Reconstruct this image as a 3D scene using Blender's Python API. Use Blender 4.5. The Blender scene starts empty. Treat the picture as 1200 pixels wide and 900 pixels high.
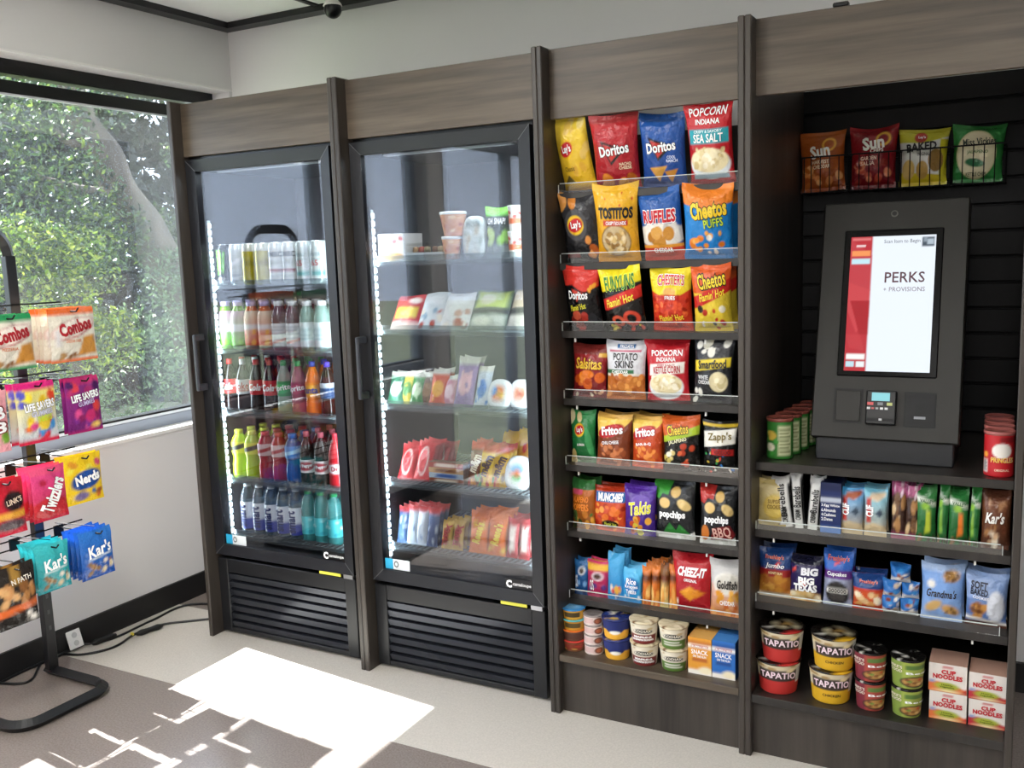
import bpy, bmesh, math, random
import numpy as np
from mathutils import Matrix, Vector, Euler

# ------------------------------------------------------------------ camera
CAM = dict(f=1105.70, yaw=-0.49940, pitch=-0.13830, roll=-0.03488, pos=(2.8562, -2.6027, 1.4965))
def cam_axes():
    y, p, r = CAM['yaw'], CAM['pitch'], CAM['roll']
    fw = np.array([math.sin(y)*math.cos(p), math.cos(y)*math.cos(p), math.sin(p)])
    rt = np.array([math.cos(y), -math.sin(y), 0.0]); up = np.cross(rt, fw)
    return rt*math.cos(r)+up*math.sin(r), -rt*math.sin(r)+up*math.cos(r), fw
RT, UP, FW = cam_axes(); CP = np.array(CAM['pos'])
scene = bpy.context.scene
col = scene.collection
cd = bpy.data.cameras.new('camera'); cam = bpy.data.objects.new('camera', cd); col.objects.link(cam)
cd.sensor_fit = 'HORIZONTAL'; cd.sensor_width = 36.0; cd.lens = 36.0*CAM['f']/1200.0
cd.clip_start = 0.05; cd.clip_end = 200
cam.matrix_world = Matrix(((RT[0], UP[0], -FW[0], CP[0]), (RT[1], UP[1], -FW[1], CP[1]), (RT[2], UP[2], -FW[2], CP[2]), (0, 0, 0, 1)))
scene.camera = cam
def ray(u, v): return RT*((u-600)/CAM['f']) - UP*((v-450)/CAM['f']) + FW
def onY(u, v, Y): d = ray(u, v); return CP + d*((Y-CP[1])/d[1])
def onX(u, v, X): d = ray(u, v); return CP + d*((X-CP[0])/d[0])
def onZ(u, v, Z): d = ray(u, v); return CP + d*((Z-CP[2])/d[2])

# ------------------------------------------------------------------ world, sun, exposure
scene.view_settings.view_transform = 'Standard'
scene.view_settings.look = 'None'
scene.view_settings.gamma = 1.0
scene.view_settings.use_curve_mapping = False
scene.view_settings.exposure = 0.64
W = bpy.data.worlds.new('sky'); scene.world = W; W.use_nodes = True
bg = W.node_tree.nodes['Background']
bg.inputs['Color'].default_value = (0.74, 0.82, 1.0, 1); bg.inputs['Strength'].default_value = 5.0
sd = bpy.data.lights.new('sun', 'SUN'); sd.energy = 38.0; sd.angle = math.radians(0.5); sd.color = (1.0, 0.985, 0.965)
sun = bpy.data.objects.new('sun', sd); col.objects.link(sun)
sun.rotation_euler = Vector((0.80, -0.0928, -1.0)).to_track_quat('-Z', 'Y').to_euler()
sun.location = (-6, 1, 8)
CEILING_LAMPS = [(0.9, -1.9), (2.9, -2.9), (0.9, -4.2), (2.9, -5.0)]
CEILING_POWER = 21.0
COOLER_LED_POWER = 1.4

# ------------------------------------------------------------------ helpers
def lin(h):
    h = h.lstrip('#'); o = []
    for i in (0, 2, 4):
        c = int(h[i:i+2], 16)/255.0
        o.append(c/12.92 if c <= 0.04045 else ((c+0.055)/1.055)**2.4)
    return np.array(o)
MATS = {}
def mat(name, rgb=None, rough=0.5, metal=0.0, spec=0.5, attr=False, emit=0.0, trans=0.0, ior=1.45, noise=None, bump=None, coat=0.0):
    if name in MATS: return MATS[name]
    m = bpy.data.materials.new(name); m.use_nodes = True
    nt = m.node_tree; b = nt.nodes['Principled BSDF']
    c = lin(rgb) if isinstance(rgb, str) else np.array(rgb if rgb is not None else (0.8, 0.8, 0.8))
    b.inputs['Base Color'].default_value = (*c, 1)
    b.inputs['Roughness'].default_value = rough; b.inputs['Metallic'].default_value = metal
    b.inputs['Specular IOR Level'].default_value = spec; b.inputs['IOR'].default_value = ior
    b.inputs['Transmission Weight'].default_value = trans; b.inputs['Coat Weight'].default_value = coat
    if attr:
        a = nt.nodes.new('ShaderNodeAttribute'); a.attribute_name = 'Col'
        nt.links.new(a.outputs['Color'], b.inputs['Base Color'])
        if emit:
            nt.links.new(a.outputs['Color'], b.inputs['Emission Color'])
    elif emit:
        b.inputs['Emission Color'].default_value = (*c, 1)
    b.inputs['Emission Strength'].default_value = emit
    if noise:   # (scale vector, amount, detail): colour mottling in object space
        sc, amt, det = noise
        tc = nt.nodes.new('ShaderNodeTexCoord'); mp = nt.nodes.new('ShaderNodeMapping')
        mp.inputs['Scale'].default_value = sc
        n = nt.nodes.new('ShaderNodeTexNoise'); n.inputs['Scale'].default_value = 1.0; n.inputs['Detail'].default_value = det
        nt.links.new(tc.outputs['Object'], mp.inputs['Vector']); nt.links.new(mp.outputs['Vector'], n.inputs['Vector'])
        r = nt.nodes.new('ShaderNodeValToRGB')
        r.color_ramp.elements[0].position = 0.32; r.color_ramp.elements[1].position = 0.68
        r.color_ramp.elements[0].color = (*(c*(1-amt)), 1); r.color_ramp.elements[1].color = (*np.minimum(c*(1+amt), 1), 1)
        nt.links.new(n.outputs['Fac'], r.inputs['Fac']); nt.links.new(r.outputs['Color'], b.inputs['Base Color'])
    if bump:    # (scale, strength)
        tc = nt.nodes.new('ShaderNodeTexCoord')
        n = nt.nodes.new('ShaderNodeTexNoise'); n.inputs['Scale'].default_value = bump[0]; n.inputs['Detail'].default_value = 3
        bp = nt.nodes.new('ShaderNodeBump'); bp.inputs['Strength'].default_value = bump[1]; bp.inputs['Distance'].default_value = bump[2] if len(bump) > 2 else 0.004
        nt.links.new(tc.outputs['Object'], n.inputs['Vector']); nt.links.new(n.outputs['Fac'], bp.inputs['Height'])
        nt.links.new(bp.outputs['Normal'], b.inputs['Normal'])
    MATS[name] = m; return m
def glass_mat(name, tint=(1, 1, 1), gain=1.0, rough=0.0, haze=0.0, base=0.0):
    m = bpy.data.materials.new(name); m.use_nodes = True; nt = m.node_tree; nt.nodes.clear()
    out = nt.nodes.new('ShaderNodeOutputMaterial'); mix = nt.nodes.new('ShaderNodeMixShader')
    t = nt.nodes.new('ShaderNodeBsdfTransparent'); t.inputs['Color'].default_value = (*tint, 1)
    g = nt.nodes.new('ShaderNodeBsdfGlossy'); g.inputs['Roughness'].default_value = rough
    fr = nt.nodes.new('ShaderNodeLayerWeight'); fr.inputs['Blend'].default_value = 0.5
    pw = nt.nodes.new('ShaderNodeMath'); pw.operation = 'POWER'; pw.inputs[1].default_value = 5.0
    sc = nt.nodes.new('ShaderNodeMath'); sc.operation = 'MULTIPLY_ADD'; sc.inputs[1].default_value = 0.96; sc.inputs[2].default_value = 0.04
    ma = nt.nodes.new('ShaderNodeMath'); ma.operation = 'MULTIPLY_ADD'; ma.use_clamp = True
    ma.inputs[1].default_value = gain; ma.inputs[2].default_value = base
    nt.links.new(fr.outputs['Facing'], pw.inputs[0]); nt.links.new(pw.outputs[0], sc.inputs[0])
    nt.links.new(sc.outputs[0], ma.inputs[0]); nt.links.new(ma.outputs[0], mix.inputs['Fac'])
    nt.links.new(g.outputs[0], mix.inputs[2])
    if haze:
        d = nt.nodes.new('ShaderNodeBsdfDiffuse'); d.inputs['Color'].default_value = (0.8, 0.85, 0.9, 1)
        tr = nt.nodes.new('ShaderNodeBsdfTranslucent'); tr.inputs['Color'].default_value = (0.8, 0.85, 0.95, 1)
        m1 = nt.nodes.new('ShaderNodeMixShader'); nt.links.new(d.outputs[0], m1.inputs[1]); nt.links.new(tr.outputs[0], m1.inputs[2])
        m2 = nt.nodes.new('ShaderNodeMixShader'); m2.inputs['Fac'].default_value = haze
        nt.links.new(t.outputs[0], m2.inputs[1]); nt.links.new(m1.outputs[0], m2.inputs[2]); nt.links.new(m2.outputs[0], mix.inputs[1])
    else:
        nt.links.new(t.outputs[0], mix.inputs[1])
    nt.links.new(mix.outputs[0], out.inputs['Surface'])
    MATS[name] = m; return m
def wood_mat(name, axis, dark, light):
    m = bpy.data.materials.new(name); m.use_nodes = True; nt = m.node_tree; b = nt.nodes['Principled BSDF']
    tc = nt.nodes.new('ShaderNodeTexCoord'); mp = nt.nodes.new('ShaderNodeMapping')
    s = [26.0, 26.0, 26.0]; s[axis] = 1.3
    mp.inputs['Scale'].default_value = s
    n = nt.nodes.new('ShaderNodeTexNoise'); n.inputs['Scale'].default_value = 1.0; n.inputs['Detail'].default_value = 5; n.inputs['Roughness'].default_value = 0.62
    n2 = nt.nodes.new('ShaderNodeTexNoise'); n2.inputs['Scale'].default_value = 0.22; n2.inputs['Detail'].default_value = 2
    add = nt.nodes.new('ShaderNodeMath'); add.operation = 'ADD'
    half = nt.nodes.new('ShaderNodeMath'); half.operation = 'MULTIPLY'; half.inputs[1].default_value = 0.5
    r = nt.nodes.new('ShaderNodeValToRGB'); r.color_ramp.elements[0].position = 0.36; r.color_ramp.elements[1].position = 0.64
    r.color_ramp.elements[0].color = (*lin(dark), 1); r.color_ramp.elements[1].color = (*lin(light), 1)
    L = nt.links.new
    L(tc.outputs['Object'], mp.inputs['Vector']); L(mp.outputs['Vector'], n.inputs['Vector']); L(mp.outputs['Vector'], n2.inputs['Vector'])
    L(n.outputs['Fac'], add.inputs[0]); L(n2.outputs['Fac'], add.inputs[1]); L(add.outputs[0], half.inputs[0]); L(half.outputs[0], r.inputs['Fac'])
    L(r.outputs['Color'], b.inputs['Base Color']); b.inputs['Roughness'].default_value = 0.42
    MATS[name] = m; return m
def leaf_mat(name, a, b_):
    m = bpy.data.materials.new(name); m.use_nodes = True; nt = m.node_tree; nt.nodes.clear(); L = nt.links.new
    out = nt.nodes.new('ShaderNodeOutputMaterial'); mix = nt.nodes.new('ShaderNodeMixShader'); mix.inputs['Fac'].default_value = 0.4
    at = nt.nodes.new('ShaderNodeAttribute'); at.attribute_name = 'Col'
    d = nt.nodes.new('ShaderNodeBsdfPrincipled'); d.inputs['Roughness'].default_value = 0.32
    t = nt.nodes.new('ShaderNodeBsdfTranslucent')
    L(at.outputs['Color'], d.inputs['Base Color']); L(at.outputs['Color'], t.inputs['Color'])
    L(d.outputs[0], mix.inputs[1]); L(t.outputs[0], mix.inputs[2]); L(mix.outputs[0], out.inputs['Surface'])
    MATS[name] = m; return m

wood_h = wood_mat('wood_horizontal', 0, '#332a23', '#6f6252')
wood_v = wood_mat('wood_vertical', 2, '#211d1a', '#453e38')
wood_d = wood_mat('wood_dark', 2, '#1b1917', '#35312e')
blk = mat('black_metal', '#17181b', 0.38)
blkp = mat('black_plastic', '#101113', 0.3)
doorm = mat('door_frame', '#191a1f', 0.42)
slatm = mat('slat_black', '#060607', 0.5, spec=.25)
white = mat('white_paint', '#e9e8e6', 0.6)
wallm = mat('wall_paint', '#dcdbdb', 0.75, noise=((1.5, 1.5, 1.5), 0.02, 2))
wirem = mat('wire_black', '#0b0b0c', 0.6, spec=.2)
clearp = glass_mat('clear_acrylic', (0.97, 0.98, 0.97), 1.0, 0.02, base=0.02)
edgep = mat('acrylic_edge', '#d9e0dc', 0.25)
doorglass = glass_mat('door_glass', (0.94, 0.95, 0.97), 1.1, 0.0)
winglass = glass_mat('window_glass', (0.90, 0.93, 0.94), 4.5, 0.0, haze=0.010)
film = mat('printed_film', attr=True, rough=0.27, bump=(30.0, 0.9, 0.011))
paper = mat('printed_card', attr=True, rough=0.5)
inkm = mat('printed_ink', attr=True, rough=0.4)
screenm = mat('lit_screen', attr=True, rough=0.25, emit=0.72, spec=.12)
for l_ in [l for l in screenm.node_tree.links if l.to_socket.name == 'Base Color']: screenm.node_tree.links.remove(l_)
screenm.node_tree.nodes['Principled BSDF'].inputs['Base Color'].default_value = (.01, .01, .012, 1)
ledm = mat('led_strip', (0.85, 0.97, 1.0), 0.4, emit=3.5)

def link(o, parent=None):
    col.objects.link(o)
    if parent is not None: o.parent = parent
    return o
def mesh(name, verts, faces, m, parent=None, smooth=False, cols=None):
    me = bpy.data.meshes.new(name)
    verts = np.asarray(verts, dtype=float)
    me.from_pydata(verts.tolist(), [], faces)
    if cols is not None:
        a = me.color_attributes.new('Col', 'FLOAT_COLOR', 'POINT')
        c = np.ones((len(verts), 4)); c[:, :3] = cols
        a.data.foreach_set('color', c.astype(np.float32).ravel())
    if smooth: me.polygons.foreach_set('use_smooth', [True]*len(me.polygons))
    me.materials.append(m); me.update()
    return link(bpy.data.objects.new(name, me), parent)
def empty(name, loc=(0, 0, 0), rz=0.0, rx=0.0):
    o = bpy.data.objects.new(name, None); o.empty_display_size = 0.03
    o.location = loc; o.rotation_euler = (rx, 0, rz); return link(o)
def tag(o, label, cat, group=None):
    o['label'] = label; o['category'] = cat
    if group: o['group'] = group
    return o
def struct(o, label=None, cat=None):
    o['kind'] = 'structure'
    if label: o['label'] = label
    if cat: o['category'] = cat
    return o
def copy_tree(o, parent=None, text=False):
    c = o.copy(); col.objects.link(c); c.parent = parent
    for ch in o.children:
        if text or not ch.name.startswith('lettering'): copy_tree(ch, c, text)
    return c
class MB:
    """collects boxes, tubes and prisms into one mesh"""
    def __init__(s): s.v = []; s.f = []; s.n = 0
    def add(s, v, f):
        s.v.extend([tuple(p) for p in v]); s.f.extend([tuple(i+s.n for i in q) for q in f]); s.n += len(v); return s
    def box(s, x0, x1, y0, y1, z0, z1, c=0.0, M=None):
        if c <= 0:
            v = [(x0, y0, z0), (x1, y0, z0), (x1, y1, z0), (x0, y1, z0), (x0, y0, z1), (x1, y0, z1), (x1, y1, z1), (x0, y1, z1)]
            f = [(0, 3, 2, 1), (4, 5, 6, 7), (0, 1, 5, 4), (1, 2, 6, 5), (2, 3, 7, 6), (3, 0, 4, 7)]
        else:
            bm = bmesh.new(); bmesh.ops.create_cube(bm, size=1.0)
            for p in bm.verts: p.co = ((p.co.x+.5)*(x1-x0)+x0, (p.co.y+.5)*(y1-y0)+y0, (p.co.z+.5)*(z1-z0)+z0)
            bmesh.ops.bevel(bm, geom=list(bm.edges), offset=c, segments=1, affect='EDGES')
            bm.verts.index_update(); v = [tuple(p.co) for p in bm.verts]; f = [tuple(p.index for p in q.verts) for q in bm.faces]; bm.free()
        if M is not None: v = [tuple(M @ Vector(p)) for p in v]
        return s.add(v, f)
    def tube(s, path, r, n=8, closed=False):
        P = [Vector(p) for p in path]; k = len(P); v = []; f = []
        nrm = None
        for i, p in enumerate(P):
            a = P[(i-1) % k] if (closed or i > 0) else p; b = P[(i+1) % k] if (closed or i < k-1) else p
            t = (b-a).normalized()
            if nrm is None:
                nrm = t.orthogonal().normalized()
            nrm = (nrm - t*nrm.dot(t)).normalized(); bn = t.cross(nrm)
            for j in range(n):
                an = 2*math.pi*(j+.5)/n; v.append(p + (nrm*math.cos(an)+bn*math.sin(an))*r)
        for i in range(k if closed else k-1):
            for j in range(n):
                f.append((i*n+j, i*n+(j+1) % n, ((i+1) % k)*n+(j+1) % n, ((i+1) % k)*n+j))
        if not closed:
            f.append(tuple(range(n-1, -1, -1))); f.append(tuple((k-1)*n+j for j in range(n)))
        return s.add(v, f)
    def sqtube(s, path, w): return s.tube(path, w*0.7071, 4)
    def build(s, name, m, parent=None, smooth=False): return mesh(name, s.v, s.f, m, parent, smooth)
def boxo(name, x0, x1, y0, y1, z0, z1, m, parent=None, c=0.0): return MB().box(x0, x1, y0, y1, z0, z1, c).build(name, m, parent)
def smooth_path(pts, n=6):
    P = [np.array(p, float) for p in pts]; P = [2*P[0]-P[1]]+P+[2*P[-1]-P[-2]]; out = []
    for i in range(1, len(P)-2):
        for k in range(n):
            t = k/n; a, b, c, d = P[i-1:i+3]
            out.append(tuple(0.5*((2*b)+(-a+c)*t+(2*a-5*b+4*c-d)*t*t+(-a+3*b-3*c+d)*t**3)))
    out.append(tuple(P[-2])); return out
def lathe(profile, n=24):
    v = []; f = []; k = len(profile)
    for (r, z) in profile:
        for j in range(n):
            a = 2*math.pi*j/n - math.pi
            v.append((r*math.sin(a), -r*math.cos(a), z))
    for i in range(k-1):
        for j in range(n): f.append((i*n+j, i*n+(j+1) % n, (i+1)*n+(j+1) % n, (i+1)*n+j))
    f.append(tuple(range(n-1, -1, -1))); f.append(tuple((k-1)*n+j for j in range(n)))
    return v, f

# ---- printed artwork: colours sampled onto the vertices of a package face
def sstep(d, w): return np.clip(0.5 - d/w, 0, 1)
def paint(ops, U, V, w=0.03):
    C = np.ones((len(U), 3))*0.8
    def lay(mk, h):
        nonlocal C
        C = C*(1-mk[:, None]) + lin(h)[None, :]*mk[:, None]
    for o in ops:
        k = o[0]
        if k == 'bg': C = np.ones((len(U), 3))*lin(o[1])
        elif k == 'vg':
            t = np.clip(V, 0, 1)[:, None]; C = lin(o[1])*(1-t)+lin(o[2])*t
        elif k in 're':
            a = math.radians(o[6]) if len(o) > 6 else 0.0
            if k == 'r': cu, cv, ru, rv = (o[1]+o[3])/2, (o[2]+o[4])/2, (o[3]-o[1])/2, (o[4]-o[2])/2
            else: cu, cv, ru, rv = o[1:5]
            x = U-cu; y = V-cv; xr = x*math.cos(a)+y*math.sin(a); yr = -x*math.sin(a)+y*math.cos(a)
            if k == 'r': d = np.maximum(np.abs(xr)-ru, np.abs(yr)-rv)
            else: d = (np.sqrt((xr/ru)**2+(yr/rv)**2)-1)*min(ru, rv)
            lay(sstep(d, w), o[5])
        elif k == 'p':
            P = np.array(o[1], float); d = np.full(len(U), 1e9); s = np.ones(len(U))
            for i in range(len(P)):
                a = P[i]; b = P[i-1]; e = b-a; wx = U-a[0]; wy = V-a[1]
                h = np.clip((wx*e[0]+wy*e[1])/(e@e+1e-12), 0, 1)
                d = np.minimum(d, (wx-e[0]*h)**2+(wy-e[1]*h)**2)
                c1 = V >= a[1]; c2 = V < b[1]; c3 = e[0]*wy > e[1]*wx
                flip = (c1 & c2 & c3) | (~c1 & ~c2 & ~c3); s = np.where(flip, -s, s)
            lay(sstep(s*np.sqrt(d), w), o[2])
        elif k == 'n':
            u0, v0, u1, v1, cnt, size, hs, seed = o[1:9]; rg = random.Random(seed)
            for i in range(cnt):
                cu, cv = rg.uniform(u0, u1), rg.uniform(v0, v1); s = size*rg.uniform(.6, 1.3); q = rg.uniform(.5, 1.0); a = rg.uniform(0, 3.14)
                x = U-cu; y = (V-cv)*1.3; xr = x*math.cos(a)+y*math.sin(a); yr = -x*math.sin(a)+y*math.cos(a)
                lay(sstep((np.sqrt((xr/s)**2+(yr/(s*q))**2)-1)*s*q, w), hs[i % len(hs)])
        elif k == 'l':
            u0, v0, u1, v1, cnt, h = o[1:7]
            for i in range(cnt):
                vm = v0+(v1-v0)*(i+.5)/cnt; hh = (v1-v0)/cnt*.28
                d = np.maximum(np.maximum(u0-U, U-(u1-(i % 2)*.15*(u1-u0))), np.abs(V-vm)-hh); lay(sstep(d, w)*0.85, h)
    return C
FONT = {}
def glyphs(s, off):
    if (s, off) in FONT: return FONT[(s, off)]
    cu = bpy.data.curves.new('t', 'FONT'); cu.body = s; cu.size = 1.0; cu.offset = off; cu.resolution_u = 2; cu.space_character = 1.02
    o = bpy.data.objects.new('t', cu); col.objects.link(o)
    dg = bpy.context.evaluated_depsgraph_get(); ev = o.evaluated_get(dg); me = ev.to_mesh()
    bm = bmesh.new(); bm.from_mesh(me); bmesh.ops.triangulate(bm, faces=list(bm.faces))
    for lim in (.34, .2):
        lng = [e for e in bm.edges if e.calc_length() > lim]
        if lng: bmesh.ops.subdivide_edges(bm, edges=lng, cuts=1); bmesh.ops.triangulate(bm, faces=[q for q in bm.faces if len(q.verts) > 3])
    bm.verts.index_update(); v = np.array([q.co[:2] for q in bm.verts]).reshape(-1, 2); f = [tuple(q.index for q in p.verts) for p in bm.faces]; bm.free()
    ev.to_mesh_clear(); bpy.data.objects.remove(o); bpy.data.curves.remove(cu)
    FONT[(s, off)] = (v, f); return v, f
def lettering(texts, pt, size, parent, name='lettering', flip=None):
    """texts: (string,u0,v0,u1,v1,colour[,opts]); pt(u,v,eps)->xyz ; size=(w,h) metres of the face"""
    o = None
    for t in texts:
        V = []; F = []; C = []; n = 0
        s, u0, v0, u1, v1, h = t[:6]; op = t[6] if len(t) > 6 else {}
        base, _ = glyphs(s, 0.0)
        if len(base) == 0: continue
        lo, hi = base.min(0), base.max(0); span = np.maximum(hi-lo, 1e-6)
        layers = []
        if 'out' in op: layers.append((op.get('ow', 0.06), op['out'], 0.0017))
        layers.append((op.get('b', 0.02), h, 0.0026))
        for off, hc, eps in layers:
            v, f = glyphs(s, off); q = (v-lo)/span
            mx = (q[:, 0]-.5)*(u1-u0)*size[0]; my = (q[:, 1]-.5)*(v1-v0)*size[1]
            mx = mx + my*op.get('sh', 0.0)
            if 'arc' in op: my = my + op['arc']*size[1]*(1-(2*(q[:, 0]-.5))**2)
            a = math.radians(op.get('rot', 0)); x = mx*math.cos(a)-my*math.sin(a); y = mx*math.sin(a)+my*math.cos(a)
            uu = (u0+u1)/2+x/size[0]; vv = (v0+v1)/2+y/size[1]
            V.append(pt(uu, vv, eps)); F += [tuple(i+n for i in p) for p in f]; n += len(v); C.append(np.tile(lin(hc), (len(v), 1)))
        o = mesh(name, np.concatenate(V), F, inkm, parent, False, np.concatenate(C))
    return o

# ---- pillow bag
def bag_mesh(Wd, H, T, ops, texts, parent, seed=0, res=(52, 68), seal=0.06, pinch=0.11, m=None, ears=0.026, name='pouch', back=None, hole=False):
    rg = random.Random(seed); ph = [rg.uniform(0, 6.28) for _ in range(6)]; k1 = rg.uniform(.5, 1.2)*rg.choice((-1, 1))
    def surf(u, v, eps, sgn=-1):
        u = np.asarray(u, float); v = np.asarray(v, float)
        tt = np.clip((v-seal)/(1-2*seal), 0, 1); g = np.sin(np.pi*tt)**0.6
        a = np.clip(1-np.abs(2*u-1)**2.4, 0, 1)**0.6
        half = T/2*g*a
        half = half*(1+.10*np.sin(5*u+ph[0])*np.sin(4*v+ph[1])) + g*a*Wd*.011*np.sin(9*u+6*v+ph[2]) + g*a*Wd*.006*np.sin(21*u-13*v+ph[5])
        near = np.exp(-((1-v)/.16)**2)+np.exp(-(v/.16)**2)
        half = half + near*g*a*Wd*.022*np.sin(15*u+ph[3])*np.cos(9*v+ph[1])
        half = np.maximum(half, 0.0006)
        wf = 1-pinch*g*(1.15-.5*v)-.05*np.clip((.3-v)/.3, 0, 1)*(pinch > .08)
        x = (u-.5)*Wd*wf + .01*Wd*k1*(v-.5)
        z = v*H + H*ears*(np.abs(2*u-1)**2)*np.clip((v-.8)/.2, 0, 1)*1.6 - H*ears*.8*np.abs(2*u-1)**2*np.clip((.15-v)/.15, 0, 1)*0
        mid = T*.22*np.sin(4*u+ph[4])*np.clip((v-.85)/.15, 0, 1) + T*.12*np.clip((v-.93)/.07, 0, 1)
        return np.stack([x, mid+sgn*(half+eps), z], -1)
    nu, nv = res; uu = np.linspace(0, 1, nu+1); vv = np.linspace(0, 1, nv+1); U, V = np.meshgrid(uu, vv); U = U.ravel(); V = V.ravel()
    fr = surf(U, V, 0); C = paint(ops, U, V, max(.8/nu, .016))
    F = [(j*(nu+1)+i, j*(nu+1)+i+1, (j+1)*(nu+1)+i+1, (j+1)*(nu+1)+i) for j in range(nv) for i in range(nu)]
    nb, mb = 8, 12; u2 = np.linspace(0, 1, nb+1); v2 = np.linspace(0, 1, mb+1); U2, V2 = np.meshgrid(u2, v2); U2 = U2.ravel(); V2 = V2.ravel()
    bk = surf(U2, V2, 0, +1); n0 = len(fr)
    cb = np.tile(C.reshape(nv+1, nu+1, 3)[:, [0, 1, -2, -1]].mean(axis=(0, 1)) if back is None else lin(back), (len(bk), 1))
    F += [(n0+(j+1)*(nb+1)+i, n0+(j+1)*(nb+1)+i+1, n0+j*(nb+1)+i+1, n0+j*(nb+1)+i) for j in range(mb) for i in range(nb)]
    o = mesh(name, np.concatenate([fr, bk]), F, m or film, parent, True, np.concatenate([C, cb]))
    if texts: lettering([(t[0], .515+(t[1]-.5)*.88, t[2], .515+(t[3]-.5)*.88)+tuple(t[4:]) for t in texts], surf, (Wd*(1-pinch), H), parent)
    return o
SEED = [1]
def bag(px, Y, zs, T, ops, texts, label, cat='chip bag', group=None, lean=5.0, name='chip_bag', yaw=0.0, rear=0, res=(52, 68), roll=0.0, gap=0.9, Hm=None, xmin=None, Yp=None, **kw):
    """a pouch standing on the shelf at height zs, sized from its outline px=(u0,v0,u1,v1) at distance Y"""
    u0, v0, u1, v1 = px; um, vm = (u0+u1)/2, (v0+v1)/2
    Yq = Y if Yp is None else Yp; a, b = onY(u0, vm, Yq), onY(u1, vm, Yq); top = onY(um, v0, Yq+math.tan(math.radians(lean))*.1)
    if xmin is not None and a[0] < xmin: a = np.array([xmin, a[1], a[2]])
    Wd = b[0]-a[0]; zb = zs if zs is not None else onY(um, v1, Y)[2]
    H = (top[2]-zb)/math.cos(math.radians(lean)); H = Hm or max(H, .03)
    SEED[0] += 1
    rt = empty(name, ((a[0]+b[0])/2, Y, zb), math.radians(yaw), -math.radians(lean)); rt.rotation_euler.y = math.radians(roll)
    bag_mesh(Wd, H, T, ops, texts, rt, SEED[0], res, **kw)
    tag(rt, label, cat, group)
    for k in range(rear):
        c = copy_tree(rt); c.location.y += T*max(gap, 1.08)*(k+1); c.location.x += random.Random(SEED[0]*7+k).uniform(-.004, .004)
        c['label'] = label+(', tucked behind its twin' if k == 0 else ', last behind two twins')
        if group: c['group'] = group
    return rt
# ---- round packages
def lathe_colored(profile, n, ops, H, parent, name, m):
    v, f = lathe(profile, n); v = np.array(v)
    a = np.arctan2(v[:, 0], -v[:, 1]); U = (a/(2*math.pi)+.5 - .25)*2
    C = paint(ops, U, v[:, 2]/H, 0.03)
    return mesh(name, v, f, m, parent, True, C)
def cyl_pt(prof, H):
    zs = np.array([p[1] for p in prof]); rs = np.array([p[0] for p in prof])
    def pt(u, v, eps):
        a = (np.asarray(u)/2+.25-.5)*2*math.pi; z = np.asarray(v)*H; r = np.interp(z, zs, rs)+eps
        return np.stack([r*np.sin(a), -r*np.cos(a), z], -1)
    return pt
def ring_fill(r, H, k): return [(r, H*i/k) for i in range(k+1)]
def flat_pt(W_, H_, x0=0, y=0, z0=0):
    def pt(u, v, eps):
        u = np.asarray(u); v = np.asarray(v)
        return np.stack([x0+(u-.5)*W_, np.full_like(u, y-eps), z0+v*H_], -1)
    return pt
def printed_box(Wd, D, H, ops, texts, parent, name='carton', nres=(18, 22), side=None, top=None, m=None):
    nu, nv = nres; uu = np.linspace(0, 1, nu+1); vv = np.linspace(0, 1, nv+1); U, V = np.meshgrid(uu, vv); U = U.ravel(); V = V.ravel()
    fr = np.stack([(U-.5)*Wd, np.zeros_like(U), V*H], -1); C = paint(ops, U, V, 1.1/nu)
    F = [(j*(nu+1)+i, j*(nu+1)+i+1, (j+1)*(nu+1)+i+1, (j+1)*(nu+1)+i) for j in range(nv) for i in range(nu)]
    n0 = len(fr); x0, x1 = -Wd/2, Wd/2
    q = []; qc = []
    for pts, h in (([(x0, D, 0), (x0, 0, 0), (x0, 0, H), (x0, D, H)], side), ([(x1, 0, 0), (x1, D, 0), (x1, D, H), (x1, 0, H)], side),
                   ([(x0, 0, H), (x1, 0, H), (x1, D, H), (x0, D, H)], top or side), ([(x1, D, 0), (x0, D, 0), (x0, D, H), (x1, D, H)], side), ([(x0, D, 0), (x1, D, 0), (x1, 0, 0), (x0, 0, 0)], side)):
        F.append(tuple(n0+len(q)+i for i in range(4))); q += pts; qc += [lin(h)]*4
    o = mesh(name, np.concatenate([fr, np.array(q)]), F, m or paper, parent, False, np.concatenate([C, np.array(qc)]))
    if texts: lettering(texts, flat_pt(Wd, H), (Wd, H), parent)
    return o

# ------------------------------------------------------------------ the room
XW, YB, ZC = -0.411, 0.774, 2.565
X1, X2L, X2M, X2R, X3L, X3R, X4L, X4R, X5L, X5R = 0.0, 0.7645, 0.784, 0.8037, 1.5382, 1.5726, 2.158, 2.195, 2.8512, 2.8707
HC = 2.10
XR, YF = 6.2, -6.0
# floor
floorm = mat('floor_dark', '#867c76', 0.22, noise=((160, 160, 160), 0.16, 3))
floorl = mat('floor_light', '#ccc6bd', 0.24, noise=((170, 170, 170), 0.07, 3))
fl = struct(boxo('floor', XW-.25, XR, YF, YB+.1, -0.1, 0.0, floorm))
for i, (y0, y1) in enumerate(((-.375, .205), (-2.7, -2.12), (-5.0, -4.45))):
    mb = MB().box(XW, XR, y0, y1, -0.002, 0.0012); mb.build('floor_strip', floorl, fl)
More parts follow.
